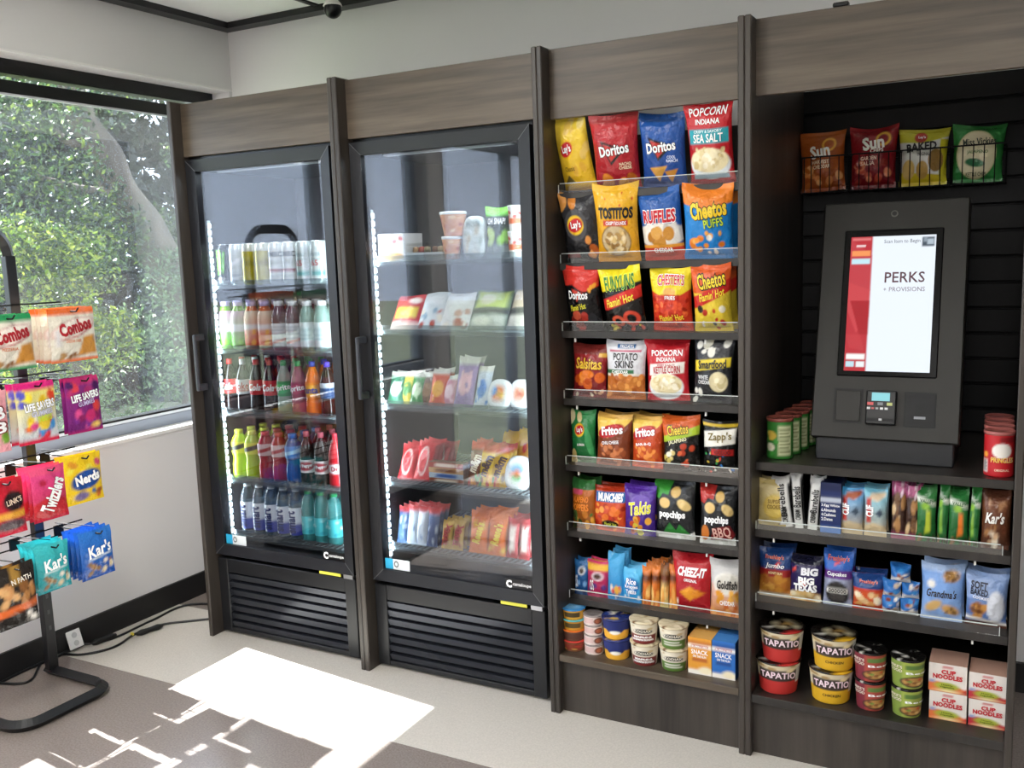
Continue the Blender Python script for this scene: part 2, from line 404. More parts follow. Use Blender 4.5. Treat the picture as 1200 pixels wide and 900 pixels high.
# ceiling with tiles and black grid
tilem = mat('ceiling_tile', '#f0f0ee', 0.85, bump=(220.0, 0.6))
ce = struct(boxo('ceiling', XW, XR, YF, YB, ZC+.02, ZC+.08, tilem))
gx = [XW+.02, .165, .775, 1.385, 1.995]; gy = [YB-.03, YB-1.25]
for i in range(4): boxo('ceiling_tile', gx[i]+.012, gx[i+1]-.012, gy[1]+.012, gy[0]-.012, ZC+.003, ZC+.02, tilem, ce, 0.003)
for i in range(1, 5): boxo('grid_bar', gx[i]-.012, gx[i]+.012, gy[1], gy[0], ZC-.003, ZC+.006, blk, ce)
boxo('grid_bar', XW+.03, 2.0, gy[1]-.012, gy[1]+.012, ZC-.003, ZC+.006, blk, ce)
struct(boxo('trim_1', XW, XW+.065, YF, YB, 2.542, ZC+.02, blk)); struct(boxo('trim_2', XW+.065, XR, YB-.065, YB, 2.542, ZC+.02, blk))
# walls
struct(boxo('wall_back', XW-.3, XR, YB, YB+.1, -.05, ZC+.1, wallm))
struct(boxo('wall_right', XR, XR+.1, YF, YB+.1, -.05, ZC+.1, wallm))
struct(boxo('wall_front', XW-.3, XR+.1, YF-.1, YF, -.05, ZC+.1, wallm))
WY0, WY1 = -2.25, 0.755        # the window band
wl = MB()
DY0, DY1 = -4.3, -2.42       # glazed entrance further along
wl.box(XW-.16, XW, DY1, YB, -.05, .782); wl.box(XW-.16, XW, YF, DY0, -.05, .782)
wl.box(XW-.11, XW, YF, YB, 2.287, ZC+.1)
wl.box(XW-.16, XW, WY1, YB, .782, 2.285); wl.box(XW-.16, XW, YF, DY0, .782, 2.285); wl.box(XW-.16, XW, DY1, WY0, .782, 2.285)
struct(wl.build('wall_left', wallm))
struct(boxo('trim_3', XW-.112, XW+.003, YF, YB, 2.279, 2.2875, white))           # white soffit underside
struct(boxo('trim_4', XW-.085, XW+.006, WY0, WY1, .772, .786, white))              # white sill board
basem = mat('baseboard_black', '#1b1b1c', 0.45)
struct(boxo('baseboard_left', XW, XW+.012, DY1, YB, 0, .102, basem)); struct(boxo('baseboard_back', XW+.012, XR, YB-.012, YB, 0, .102, basem))
# window
framem = mat('window_frame_grey', '#848c98', 0.5); framel = mat('window_bead_grey', '#c9ced4', 0.5)
wn = struct(empty('window_1', (XW-.06, -1.2, .797)))
def wpart(name, x0, x1, y0, y1, z0, z1, m, c=0.0): return MB().box(x0-(XW-.06), x1-(XW-.06), y0+1.2, y1+1.2, z0-.797, z1-.797, c).build(name, m, wn)
gx0 = XW-.095
wpart('window_sill', gx0-.07, gx0+.012, WY0, WY1, .772, .834, framem, .003)
wpart('bottom_rail', gx0-.06, gx0+.008, WY0, WY1, .834, .845, framel)
wpart('gasket', gx0-.05, gx0+.004, WY0, WY1, .845, .853, blkp)
wpart('header', gx0-.07, gx0-.012, WY0, WY1, 2.224, 2.42, blkp)
wpart('transom_bar', gx0-.05, gx0+.006, WY0, WY1, 2.150, 2.197, blkp)
wpart('transom_bead', gx0-.012, gx0+.004, WY0, WY1, 2.143, 2.150, framel)
wpart('jamb', gx0-.06, gx0+.004, WY1-.05, WY1, .853, 2.24, framem); wpart('jamb', gx0-.06, gx0+.004, WY0, WY0+.05, .853, 2.24, framem)
for yy in (-1.30,): wpart('mullion', gx0-.05, gx0+.01, yy-.035, yy+.035, .853, 2.24, framem, .003)
for a, b in ((WY0+.05, -1.335), (-1.265, WY1-.05)):
    wpart('glass_pane', gx0-.022, gx0-.018, a, b, .853, 2.152, winglass); wpart('glass_pane', gx0-.022, gx0-.018, a, b, 2.195, 2.226, winglass)
struct(boxo('added_eave', XW-.53, XW-.16, YF, YB+3, 2.735, 2.9, white))             # unseen eave, added to block the sun above the transom bar
dr = struct(empty('door_1', (XW-.06, -3.36, 0)))
for nm, y0, y1, z0, z1, m_ in (('door_frame', DY0, DY0+.06, 0, 2.285, framem), ('door_frame', DY1-.06, DY1, 0, 2.285, framem), ('door_frame', DY0+.06, DY1-.06, 2.2, 2.285, framem), ('door_stile', -3.40, -3.32, 0, 2.2, framem), ('threshold', DY0+.06, DY1-.06, 0, .05, framem), ('glass_pane', DY0+.06, -3.40, .05, 2.2, winglass), ('glass_pane', -3.32, DY1-.06, .05, 2.2, winglass)):
    g = .03 if nm != 'glass_pane' else .002; MB().box(-g, g, y0+3.36, y1+3.36, z0, z1).build(nm, m_, dr)
# ceiling lamps
lampw = mat('lamp_diffuser', (1.0, 0.98, 0.96), 0.5, emit=3.2)
for i, (lx, ly) in enumerate(CEILING_LAMPS):
    r = empty('ceiling_light', (lx, ly, ZC)); tag(r, 'flat white ceiling light panel set in the tiles', 'ceiling light', 'ceiling light panels')
    MB().box(-.31, .31, -.61, .61, -.002, .02).box(-.31, .31, -.61, -.58, -.012, 0).build('frame', white, r)
    MB().box(-.28, .28, -.58, .58, -.006, -.002).build('diffuser', lampw, r)
    ld = bpy.data.lights.new('panel_light', 'AREA'); ld.shape = 'RECTANGLE'; ld.size = .56; ld.size_y = 1.16; ld.energy = CEILING_POWER; ld.color = (1.0, .98, .96)
    lo = bpy.data.objects.new('panel_light', ld); link(lo, r); lo.location = (0, 0, -.02)
# outside ground
gm = mat('outdoor_ground', '#6d7358', 0.9, noise=((3, 3, 3), 0.35, 4))
gr = struct(boxo('ground', -40, XW-.16, -30, 30, -.6, -.35, gm))
# ball camera under the ceiling
p = onY(390, 11, .55)
bc = empty('security_camera', (p[0], .55, ZC)); tag(bc, 'black ball security camera on white ceiling mount above the coolers', 'camera')
v, f = lathe([(.034, -.0), (.034, -.016), (.026, -.022)][::-1], 20); mesh('mount', v, f, white, bc, True)
rr = .036; cz = p[2]-ZC; v, f = lathe([(max(.002, rr*math.sin(a)), cz-rr*math.cos(a)) for a in np.linspace(0.02, 3.1, 16)], 24); mesh('ball', v, f, blkp, bc, True)
v, f = lathe([(rr*1.12*math.sin(a), cz-rr*1.12*math.cos(a)) for a in np.linspace(1.9, 3.0, 8)], 24); mesh('cap', v, f, white, bc, True)

# ------------------------------------------------------------------ enclosures of the two coolers
def enclosure(x0, x1, lx, rx, label):
    r = empty('cooler_enclosure', ((x0+x1)/2, 0, 0)); cx = (x0+x1)/2; tag(r, label, 'cabinet', 'wood enclosures around the coolers')
    MB().box(x0-cx, lx-cx, 0, .70, 0, HC, .003).build('side_panel', wood_v, r)
    MB().box(rx-cx, x1-cx, 0, .70, 0, HC, .003).build('side_panel', wood_v, r)
    MB().box(lx-cx, rx-cx, .05, .07, 1.899, HC-.006, .001).build('fascia', wood_h, r)
    return r
enclosure(X1, X2M, X1+.0195, X2L, 'grey wood enclosure around the drinks cooler beside the window')
enclosure(X2M, 1.5554, X2R, X3L, 'grey wood enclosure around the snack cooler next to the chip shelves')

def cooler(x0, x1, shelves, label, gl0, gl1):
    cx = (x0+x1)/2; r = empty('glass_door_cooler', (cx, .05, 0)); tag(r, label, 'cooler', 'black glass door coolers')
    def B(name, a, b, y0, y1, z0, z1, m, par=r, c=0.0): return MB().box(a-cx, b-cx, y0-.05, y1-.05, z0, z1, c).build(name, m, par)
    w = .045
    linerm = mat('cooler_liner', '#26272b', 0.5); backm = mat('cooler_back', '#55565d', 0.45)
    body = MB()
    for a, b, y0, y1, z0, z1 in ((x0, x0+.03, .11, .66, .03, 1.885), (x1-.03, x1, .11, .66, .03, 1.885), (x0, x1, .11, .66, 1.845, 1.885), (x0, x1, .11, .66, .03, .36), (x0, x1, .64, .66, .03, 1.885)):
        body.box(a-cx, b-cx, y0-.05, y1-.05, z0, z1)
    body.build('body', linerm, r); B('top_filler', x0, x1, .075, .12, 1.884, 1.905, blkp)
    B('back_liner', x0+.03, x1-.03, .63, .64, .36, 1.845, backm)
    # door: mitred frame
    zd0, zd1 = .335, 1.886; fw = .043
    fr = MB()
    yf, yk = 0.0, .045
    o = [(x0-cx, zd0), (x1-cx, zd0), (x1-cx, zd1), (x0-cx, zd1)]; i_ = [(x0+fw-cx, zd0+fw), (x1-fw-cx, zd0+fw), (x1-fw-cx, zd1-fw), (x0+fw-cx, zd1-fw)]
    for k in range(4):
        a, b, c, d = o[k], o[(k+1) % 4], i_[(k+1) % 4], i_[k]
        g = .0007; e = .006 
        q = [(a[0], yf, a[1]), (b[0], yf, b[1]), (c[0], yf+e, c[1]), (d[0], yf+e, d[1])]
        mx = sum(p[0] for p in q)/4; mz = sum(p[2] for p in q)/4
        fr.add(q+[(p[0], yk, p[2]) for p in q], [(0, 1, 2, 3), (7, 6, 5, 4), (0, 4, 5, 1), (1, 5, 6, 2), (2, 6, 7, 3), (3, 7, 4, 0)])
    door = fr.build('door', doorm, r)
    for k in range(4):
        mit = MB()
        a, b = o[k], i_[k]; dx, dz = (b[0]-a[0]), (b[1]-a[1]); L_ = math.hypot(dx, dz); nx, nz = -dz/L_*.0008, dx/L_*.0008
        mit.add([(a[0]+nx, -.0006, a[1]+nz), (a[0]-nx, -.0006, a[1]-nz), (b[0]-nx, .0054, b[1]-nz), (b[0]+nx, .0054, b[1]+nz)], [(0, 1, 2, 3)])
        mit.build('mitre_joint', mat('joint_light', '#6b6c6e', .4), door)
    MB().box(i_[0][0], i_[1][0], .016, .020, i_[0][1], i_[2][1]).build('glass', doorglass, door)
    MB().box(i_[0][0], i_[1][0], .036, .039, i_[0][1], i_[2][1]).build('glass', glass_mat('inner_glass', (.98, .99, .99), .35) if 'inner_glass' not in MATS else MATS['inner_glass'], door)
    # handle
    hx = x0+.024-cx; h = MB(); h.box(hx-.008, hx+.008, -.052, -.038, 1.005, 1.225, .004); h.box(hx-.010, hx+.008, -.044, .0, 1.005, 1.030, .003); h.box(hx-.010, hx+.008, -.044, .0, 1.200, 1.225, .003)
    h.build('handle', mat('handle_grey', '#3a3c42', .35), door)
    # stickers and brand plate
    sx = x0+fw+.004-cx
    st = MB().box(sx, sx+.034, .0145, .0158, zd0+fw+.002, zd0+fw+.04).build('sticker', mat('sticker_blue', '#2fa9d6', .4), door)
    st2 = MB().box(sx+.0345, sx+.106, .0145, .0158, zd0+fw+.002, zd0+fw+.04).build('sticker', mat('sticker_white', '#e8eef0', .4), door)
    lettering([('O', .08, .25, .36, .85, '#555b60')], flat_pt(.071, .038, sx+.070, .0145, zd0+fw+.002), (.071, .038), st2)
    px0 = x1-fw-.108-cx
    bp = MB().box(px0, px0+.104, .0125, .0155, zd0+fw-.002, zd0+fw+.034).build('brand_plate', blkp, door)
    lettering([('cantaloupe', .3, .32, .96, .72, '#e8e8e8'), ('C', .07, .2, .25, .85, '#ffffff', {'b': .06})], flat_pt(.104, .036, px0+.052, .0125, zd0+fw-.002), (.104, .036), bp)
    # hinge + yellow tag
    B('hinge', x1-.05, x1-.008, .052, .085, .319, .334, mat('hinge_metal', '#b9bcc0', .3, 1.0))
    B('caution_tag', x1-.165, x1-.065, .052, .056, .3225, .3335, mat('tag_yellow', '#d8d34a', .5))
    # louvred base
    lv = MB()
    lv.box(x0-cx, x0+.05-cx, .005, .10, .012, .318, .002); lv.box(x1-.05-cx, x1-cx, .005, .10, .012, .318, .002); lv.box(x0+.05-cx, x1-.05-cx, .03, .10, .012, .318)
    lv.box(x0+.05-cx, x1-.05-cx, .007, .10, .262, .318, .002); lv.box(x0+.05-cx, x1-.05-cx, .007, .10, .012, .030, .002)
    grille = lv.build('grille', blk, r)
    ns = 7; pitch = (.262-.030)/ns
    for k in range(ns):
        z = .030+pitch*k; a, b = x0+.05-cx, x1-.05-cx
        v = [(a, .012, z+.004), (b, .012, z+.004), (b, .007, z+pitch-.006), (a, .007, z+pitch-.006), (a, .030, z+.004), (b, .030, z+.004), (b, .030, z+pitch-.002), (a, .030, z+pitch-.002)]
        mesh('louver_slat', v, [(0, 1, 2, 3), (0, 4, 5, 1), (0, 3, 7, 4), (1, 5, 6, 2), (3, 2, 6, 7), (4, 7, 6, 5)], mat('louver', '#30333b', .27, .55), grille)
    B('kick_plate', x0, x1, .12, .14, 0, .03, mat('kick_brown', '#5d5247', .6))
    # shelves of wire with a clear front rail
    railm = glass_mat('rail_clear', (.88, .95, .95), 1.2, .03, haze=.15, base=.05) if 'rail_clear' not in MATS else MATS['rail_clear']
    for z in shelves:
        s = MB(); s.box(x0+.032-cx, x1-.032-cx, .062, .068, z-.012, z-.002); s.box(x0+.032-cx, x1-.032-cx, .56, .566, z-.012, z-.002)
        nw = 26
        for k in range(nw+1):
            x = x0+.036-cx+(x1-x0-.072)*k/nw; s.box(x-.0016, x+.0016, .062, .566, z-.006, z-.0005)
        sh = s.build('shelf', mat('shelf_wire', '#8f979b', .35, .3), r)
        MB().box(x0+.034-cx, x1-.034-cx, .056, .059, z-.016, z+.020).build('front_rail', railm, sh)
    # LED strip up the left mullion
    n = 46
    B('led_channel', x0+.031, x0+.040, .101, .115, .40, 1.66, mat('led_channel', '#c9d6d8', .35))
    led = MB()
    for k in range(n):
        z = .42+1.22*k/(n-1); led.box(x0+.040-cx, x0+.044-cx, .052, .064, z-.008, z+.008)
    lo = led.build('led_strip', ledm, r)
    ld = bpy.data.lights.new('led_light', 'AREA'); ld.shape = 'RECTANGLE'; ld.size = .02; ld.size_y = 1.25; ld.energy = COOLER_LED_POWER; ld.color = (.86, .96, 1)
    lt = bpy.data.objects.new('led_light', ld); link(lt, r); lt.location = (x0+.047-cx, .060, 1.03); lt.rotation_euler = Vector((.75, .65, 0)).to_track_quat('-Z', 'Y').to_euler()
    lc = bpy.data.lights.new('added_fill_light', 'AREA'); lc.shape = 'RECTANGLE'; lc.size = .5; lc.size_y = .03; lc.energy = COOLER_LED_POWER*.9; lc.color = (.86, .96, 1)  # fill light added under the cooler roof to brighten the top shelf
    lt3 = bpy.data.objects.new('added_fill_light', lc); link(lt3, r); lt3.location = (0, .075, 1.838); B('fill_light_plate', cx-.25, cx+.25, .112, .14, 1.8395, 1.845, mat('fill_plate_grey', '#d8e0e2', .4))  # plain plate added above the fill light, does not glow
    B('led_channel', x1-.050, x1-.032, .105, .125, .40, 1.66, MATS['led_channel'])
    led = MB()
    for k in range(n):
        z = .42+1.22*k/(n-1); led.box(x1-.054-cx, x1-.050-cx, .058, .072, z-.008, z+.008)
    led.build('led_strip', ledm, r)
    lt2 = bpy.data.objects.new('led_light', ld); link(lt2, r); lt2.location = (x1-.058-cx, .065, 1.03); lt2.rotation_euler = Vector((-.75, .65, 0)).to_track_quat('-Z', 'Y').to_euler()
    return r
SH1 = [1.408, 1.156, .907, .634, .405]; SH2 = [1.480, 1.239, .970, .691, .449]
cooler(.0225, .7165, SH1, 'black glass door cooler full of canned and bottled drinks', 0, 0)
cooler(.806, 1.500, SH2, 'black glass door cooler holding sandwiches, desserts and candy bars', 0, 0)

# ------------------------------------------------------------------ chip shelf cabinet (third bay)
def lip(x0, x1, y, z, parent, h=.03):
    MB().box(x0, x1, y, y+.003, z, z+h).build('clear_lip', clearp, parent)
    e = MB(); e.box(x0+.006, x1-.006, y-.0004, y+.0034, z+h-.0012, z+h+.0006); e.box(x0, x0+.0015, y-.0004, y+.0034, z, z+h-.004); e.box(x1-.0015, x1, y-.0004, y+.0034, z, z+h-.004)
    e.build('lip_edge', edgep, parent)
clipm = mat('white_clip', '#e4e2dc', .4)
c3 = empty('chip_shelf_cabinet', (1.855, 0, 0)); tag(c3, 'tall grey wood shelf cabinet filled with chip bags and cups', 'cabinet')
q = 1.855
MB().box(1.5554-q, X3R-q, 0, .70, 0, HC, .003).build('side_panel', wood_v, c3); MB().box(X4L-q, 2.1765-q, 0, .70, 0, HC, .003).build('side_panel', wood_v, c3)
MB().box(X3R-q, X4L-q, .05, .07, 1.892, HC-.004, .001).build('fascia', wood_h, c3)
MB().box(X3R-q, X4L-q, .68, .70, .16, 1.9, 0).build('back_panel', wood_d, c3)
MB().box(X3R-q, X4L-q, .03, .05, .0, .175, 0).build('base_panel', wood_v, c3)
S3 = [1.672, 1.458, 1.246, 1.031, .816, .597, .369, .203]
for k, z in enumerate(S3):
    y0 = .088 if k < 7 else .004
    s = MB().box(X3R+.001-q, X4L-.001-q, y0, .68, z-.022, z, .001).build('shelf', wood_d if k < 7 else wood_h, c3)
    if k < 7:
        lip(X3R+.004-q, X4L-.004-q, y0-.003, z, s)
        for xx in (.04, .46): MB().box(X3R+xx-q, X3R+xx+.005-q, y0+.01, y0+.016, z-.036, z-.022).build('clip', clipm, s)

# ------------------------------------------------------------------ kiosk cabinet (fourth bay)
c4 = empty('kiosk_cabinet', (2.52, 0, 0)); tag(c4, 'grey wood cabinet with dark alcove holding the payment kiosk', 'cabinet'); q = 2.52
MB().box(2.1765-q, X4R-q, 0, .70, 0, HC, .003).build('side_panel', wood_v, c4); MB().box(X5L-q, X5R-q, 0, .70, 0, HC, .003).build('side_panel', wood_v, c4)
MB().box(X4R-q, X5L-q, .05, .07, 1.895, HC-.004, .001).build('fascia', wood_h, c4)
MB().box(X4R-q, X5L-q, .69, .70, .0, 1.95).build('back_panel', slatm, c4)
MB().box(X4R-q, X5L-q, .03, .05, .0, .165).build('base_panel', wood_v, c4)
zz = .885
while zz < 1.95:
    MB().box(X4R+.001-q, X5L-.001-q, .672, .69, zz, zz+.072, .002).build('wall_slat', slatm, c4); zz += .079
S4 = [.880, .684, .467, .193]
for k, z in enumerate(S4):
    y0 = (.045, .04, .04, .004)[k]
    s = MB().box(X4R+.001-q, X5L-.001-q, y0, .68, z-.024, z, .001).build(('counter', 'shelf', 'shelf', 'shelf')[k], wood_d if k else mat('counter_dark', '#2c2926', .3, noise=((40, 3, 40), .2, 3)), c4)
    if k in (1, 2): lip(X4R+.004-q, X5L-.02-q, y0-.003, z, s, .028)
    if k < 3 and k > 0:
        for xx in (.05, .57): MB().box(X4R+xx-q, X4R+xx+.005-q, y0+.01, y0+.016, z-.038, z-.024).build('clip', clipm, s)
# small black clip lying on top of the cabinet
p = onY(985, 4, .05); tag(MB().box(p[0]-.02, p[0]+.02, .05, .07, HC-.004, HC+.008, .003).build('cable_clip', blkp), 'small black clip on the top edge of the kiosk cabinet', 'clip')

# ------------------------------------------------------------------ payment kiosk on the counter
kx = 2.5245; ky, kz = .128, .947; KW, KH = .386, .684
kiosk = empty('payment_kiosk', (kx, .2, .880)); tag(kiosk, 'black self checkout kiosk with bright touchscreen on the counter', 'kiosk')
KM = Matrix.Translation((0, ky-.2, kz-.88)) @ Matrix.Rotation(-math.radians(15.9), 4, 'X')
def kbox(name, x0, x1, y0, y1, z0, z1, m, par=kiosk, c=0.0): return MB().box(x0, x1, y0, y1, z0, z1, c, KM).build(name, m, par)
def kpt(x0, x1, z0, z1, y):
    def pt(u, v, eps):
        u = np.asarray(u, float); v = np.asarray(v, float)
        P = np.stack([x0+(x1-x0)*u, np.full_like(u, y-eps), z0+(z1-z0)*v, np.ones_like(u)], -1)
        return (P @ np.array(KM).T)[:, :3]
    return pt
kmat = mat('kiosk_graphite', '#22211e', .45, .3)
kbox('housing', -KW/2, KW/2, 0, .075, 0, KH, kmat, c=.004)
MB().box(-.18, .18, .14-.2, .36-.2, 0, .072, .004).build('stand', mat('kiosk_stand', '#2a2b2d', .45), kiosk)
MB().box(-.10, .10, .335-.2, .40-.2, .0, .45, .004).build('rear_support', kmat, kiosk)
bz0, bz1 = .176, .602
kbox('bezel', -.132, .132, -.003, .01, bz0, bz1, mat('bezel_black', '#08080a', .18, spec=.2), c=.004)
sx0, sx1, sz0, sz1 = -.112, .112, .192, .580
def grid_face(x0, x1, z0, z1, y, nu, nv, ops, name, m, par, w=None):
    U, V = np.meshgrid(np.linspace(0, 1, nu+1), np.linspace(0, 1, nv+1)); U = U.ravel(); V = V.ravel()
    F = [(j*(nu+1)+i, j*(nu+1)+i+1, (j+1)*(nu+1)+i+1, (j+1)*(nu+1)+i) for j in range(nv) for i in range(nu)]
    return mesh(name, kpt(x0, x1, z0, z1, y)(U, V, 0), F, m, par, False, paint(ops, U, V, w or .7/nu))
scr = grid_face(sx0, sx1, sz0, sz1, -.0045, 80, 120, [('bg', '#e6eef8'), ('r', -.1, -.1, .262, 1.1, '#b8323a'), ('p', [(0, .98), (.262, .86), (.262, .6), (0, .66)], '#bf4148'), ('p', [(0, .66), (.262, .60), (.262, .40), (.12, .28), (0, .45)], '#c8474c'),
    ('p', [(.03, .52), (.262, .52), (.262, .27), (.16, .27)], '#a8252c'), ('p', [(0, .27), (.17, .27), (.23, .15), (.05, .17)], '#c03c42'),
    ('r', .02, .855, .24, .895, '#f0975a'), ('r', .02, .795, .24, .835, '#bfe4ee'), ('r', .07, .925, .18, .938, '#f3dede'), ('r', .02, .973, .24, .99, '#d97a7a'),
    ('r', .02, .085, .24, .125, '#f4f0ee'), ('r', .02, .03, .12, .07, '#bcdce8'), ('r', .14, .03, .24, .07, '#e8eef0'),
    ('r', .84, .915, .985, .985, '#4a5560'), ('r', .90, .93, .975, .97, '#aebcc8'), ('r', .86, .95, .9, .98, '#8d9aa6')], 'touchscreen', screenm, kiosk)
lettering([('Scan Item to Begin', .40, .936, .82, .972, '#3f464e', {'b': 0}), ('PERKS', .43, .652, .89, .728, '#5b3440', {'b': .012}), ('+ PROVISIONS', .42, .585, .90, .618, '#6a4a56', {'b': -.004}),
    ], kpt(sx0, sx1, sz0, sz1, -.0045), (sx1-sx0, sz1-sz0), scr)
for nm, r_, y_, m_ in (('camera_ring', .0095, -.0015, mat('ring_grey', '#55544f', .4)), ('camera_lens', .0065, -.0025, blkp)):
    v, f = lathe([(r_, 0), (r_, .004)], 20); mesh(nm, [tuple(KM @ Vector((a, y_+.004-c, .646+b))) for a, b, c in v], f, m_, kiosk)
# card reader, left cover, right recess
def frame_rect(name, x0, x1, z0, z1, t, m, dep=.004):
    b = MB(); b.box(x0, x1, -dep, .004, z0, z0+t, 0, KM); b.box(x0, x1, -dep, .004, z1-t, z1, 0, KM); b.box(x0, x0+t, -dep, .004, z0+t, z1-t, 0, KM); b.box(x1-t, x1, -dep, .004, z0+t, z1-t, 0, KM)
    return b.build(name, m, kiosk)
frame_rect('cover_gap', -.134, -.056, .043, .142, .005, mat('gap_black', '#050506', .6), .0006)
kbox('blank_cover', -.128, -.062, -.002, .004, .050, .135, kmat, c=.001)
frame_rect('recess_frame', .052, .133, .040, .138, .004, MATS['gap_black'], .0008)
rc = kbox('scanner_recess', .056, .129, -.0008, .004, .044, .134, mat('recess_black', '#131314', .6))
kbox('scanner_mark', .078, .107, -.0014, 0, .064, .071, mat('mark_grey', '#8f9196', .5), rc)
rd = kbox('card_reader', -.046, .034, -.016, .004, .042, .138, mat('reader_black', '#161617', .35), c=.004)
dsp = grid_face(-.031, .016, .108, .131, -.0166, 6, 4, [('bg', '#8fd2da')], 'reader_display', screenm, rd)
for (cx_, cz_, ww, hh, hx) in ((-.034, .100, .016, .008, '#d45a5a'), (-.008, .100, .014, .008, '#7c7f84'), (.016, .100, .014, .008, '#b9c27a'), (-.038, .087, .009, .006, '#d8d8d8'), (-.027, .087, .007, .005, '#c06060'), (-.016, .087, .007, .005, '#a9a9ab'), (-.004, .087, .008, .006, '#dcdcdc'), (.008, .087, .008, .006, '#d8d8d8')):
    kbox('key', cx_-ww/2, cx_+ww/2, -.0175, -.015, cz_-hh/2, cz_+hh/2, mat('key_'+hx[1:], hx, .4), rd)
kbox('card_slot', -.040, .028, -.0178, -.015, .052, .060, MATS['gap_black'], rd)
kbox('card_icon', -.010, -.002, -.0182, -.015, .053, .059, mat('icon_grey', '#b9babc', .4), rd)

# ------------------------------------------------------------------ wire baskets on the slat wall
bx = [2.213, 2.358, 2.505, 2.650, 2.797]
BZ0, BZ1, BY0, BY1 = 1.652, 1.764, .565, .668
bkl = ['left of the red sun bag', 'holding the red bag', 'holding the yellow and white bag', 'holding the green and cream bag']
for i in range(4):
    a, b = bx[i]+.002, bx[i+1]-.002; cx = (a+b)/2; r = empty('wire_basket', (cx, BY1, BZ0))
    tag(r, ['black wire basket holding the orange-brown chip bag', 'black wire basket holding the dark red chip bag', 'black wire basket holding the yellow and white chip bag', 'black wire basket holding the green and cream chip bag'][i], 'basket', 'wire baskets on the slat wall')
    hw = (b-a)/2; y0 = BY0-BY1; y1 = -.002; h = BZ1-BZ0
    def wire(pts, n_, rad=.0022, closed=False): return MB().tube(pts, rad, 6, closed)
    wire([(-hw, y0, h), (hw, y0, h), (hw, y1, h), (-hw, y1, h)], 0, .0026, True).build('rim', wirem, r)
    g = MB()
    for k in range(6): x = -hw+2*hw*k/5; g.tube([(x, y0, h), (x, y0, 0)], .0017, 5)
    g.tube([(-hw, y0, 0), (hw, y0, 0)], .0022, 5); g.build('front_grid', wirem, r)
    for s in (-1, 1):
        g = MB()
        for k in range(4): y = y0+(y1-y0)*k/3; g.tube([(s*hw, y, h), (s*hw, y, 0)], .0017, 5)
        g.tube([(s*hw, y0, 0), (s*hw, y1, 0)], .0022, 5); g.build('side_grid', wirem, r)
    g = MB()
    for k in range(6): x = -hw+2*hw*k/5; g.tube([(x, y0, 0), (x, y1, 0)], .0017, 5)
    g.tube([(-hw, y1, 0), (hw, y1, 0)], .0022, 5); g.build('bottom_grid', wirem, r)

# ------------------------------------------------------------------ peg rack by the window
RX, RY0, RY1 = -.265, -.515, -.845
rack = empty('display_rack', (RX, -.68, 0)); tag(rack, 'black metal peg rack with looped base standing by the window', 'display rack')
def L(x, y, z): return (x-RX, y+.68, z)
ztop = onX(31.5, 330, RX)[2]
zt = 1.545
for y in (RY0, RY1):
    b = MB().box(*(L(RX-.014, 0, 0)[0], L(RX+.014, 0, 0)[0]), y+.68-.019, y+.68+.019, .03, zt, .002).build('post', blk, rack)
    for z in (.19, .25, .31, .60, .66, .88, .94): MB().box(.0135, .0146, y+.68-.005, y+.68+.005, z-.008, z+.008).build('slot', mat('slot_grey', '#4a4a4c', .5), b)
arc = []
ra = .10
for k in range(9): a = math.pi/2*k/8; arc.append(L(RX, RY0-ra+ra*math.cos(a), zt+ra*math.sin(a)))
for k in range(9): a = math.pi/2+math.pi/2*k/8; arc.append(L(RX, RY1+ra+ra*math.cos(a), zt+ra*math.sin(a)))
MB().sqtube(arc, .030).build('top_arch', blk, rack)
bl = [L(-.305, RY0+.01, .018), L(-.10, RY0+.01, .018)]
rb = .075; cx0, cx1 = .045, .045
for k in range(9): a = math.pi/2*(1-k/8); bl.append(L(cx1-rb+rb*math.cos(a), RY0+.01-rb+rb*math.sin(a), .018))
for k in range(9): a = -math.pi/2*k/8; bl.append(L(cx1-rb+rb*math.cos(a), RY1-.01+rb+rb*math.sin(a), .018))
bl += [L(-.10, RY1-.01, .018), L(-.305, RY1-.01, .018)]
MB().sqtube(bl, .030).build('base_loop', blk, rack)
ROWS = [1.375, 1.125, .835, .555]
for z in ROWS:
    cb = MB()
    for dz in (0, -.032): cb.tube([L(RX+.02, -.345, z+dz), L(RX+.02, -1.02, z+dz)], .003, 6)
    cb.build('crossbar', wirem, rack)
def hook(y, z, ln):
    h = MB(); h.box(.016, .024, y+.68-.018, y+.68+.018, z-.036, z+.006); h.tube([L(RX+.02, y, z), L(RX+ln, y, z), L(RX+ln+.012, y, z+.012)], .0028, 6)
    h.tube([L(RX+.02, y-.012, z+.018), L(RX+ln*.95, y-.012, z+.03)], .0016, 5)
    h.build('peg_hook', wirem, rack)

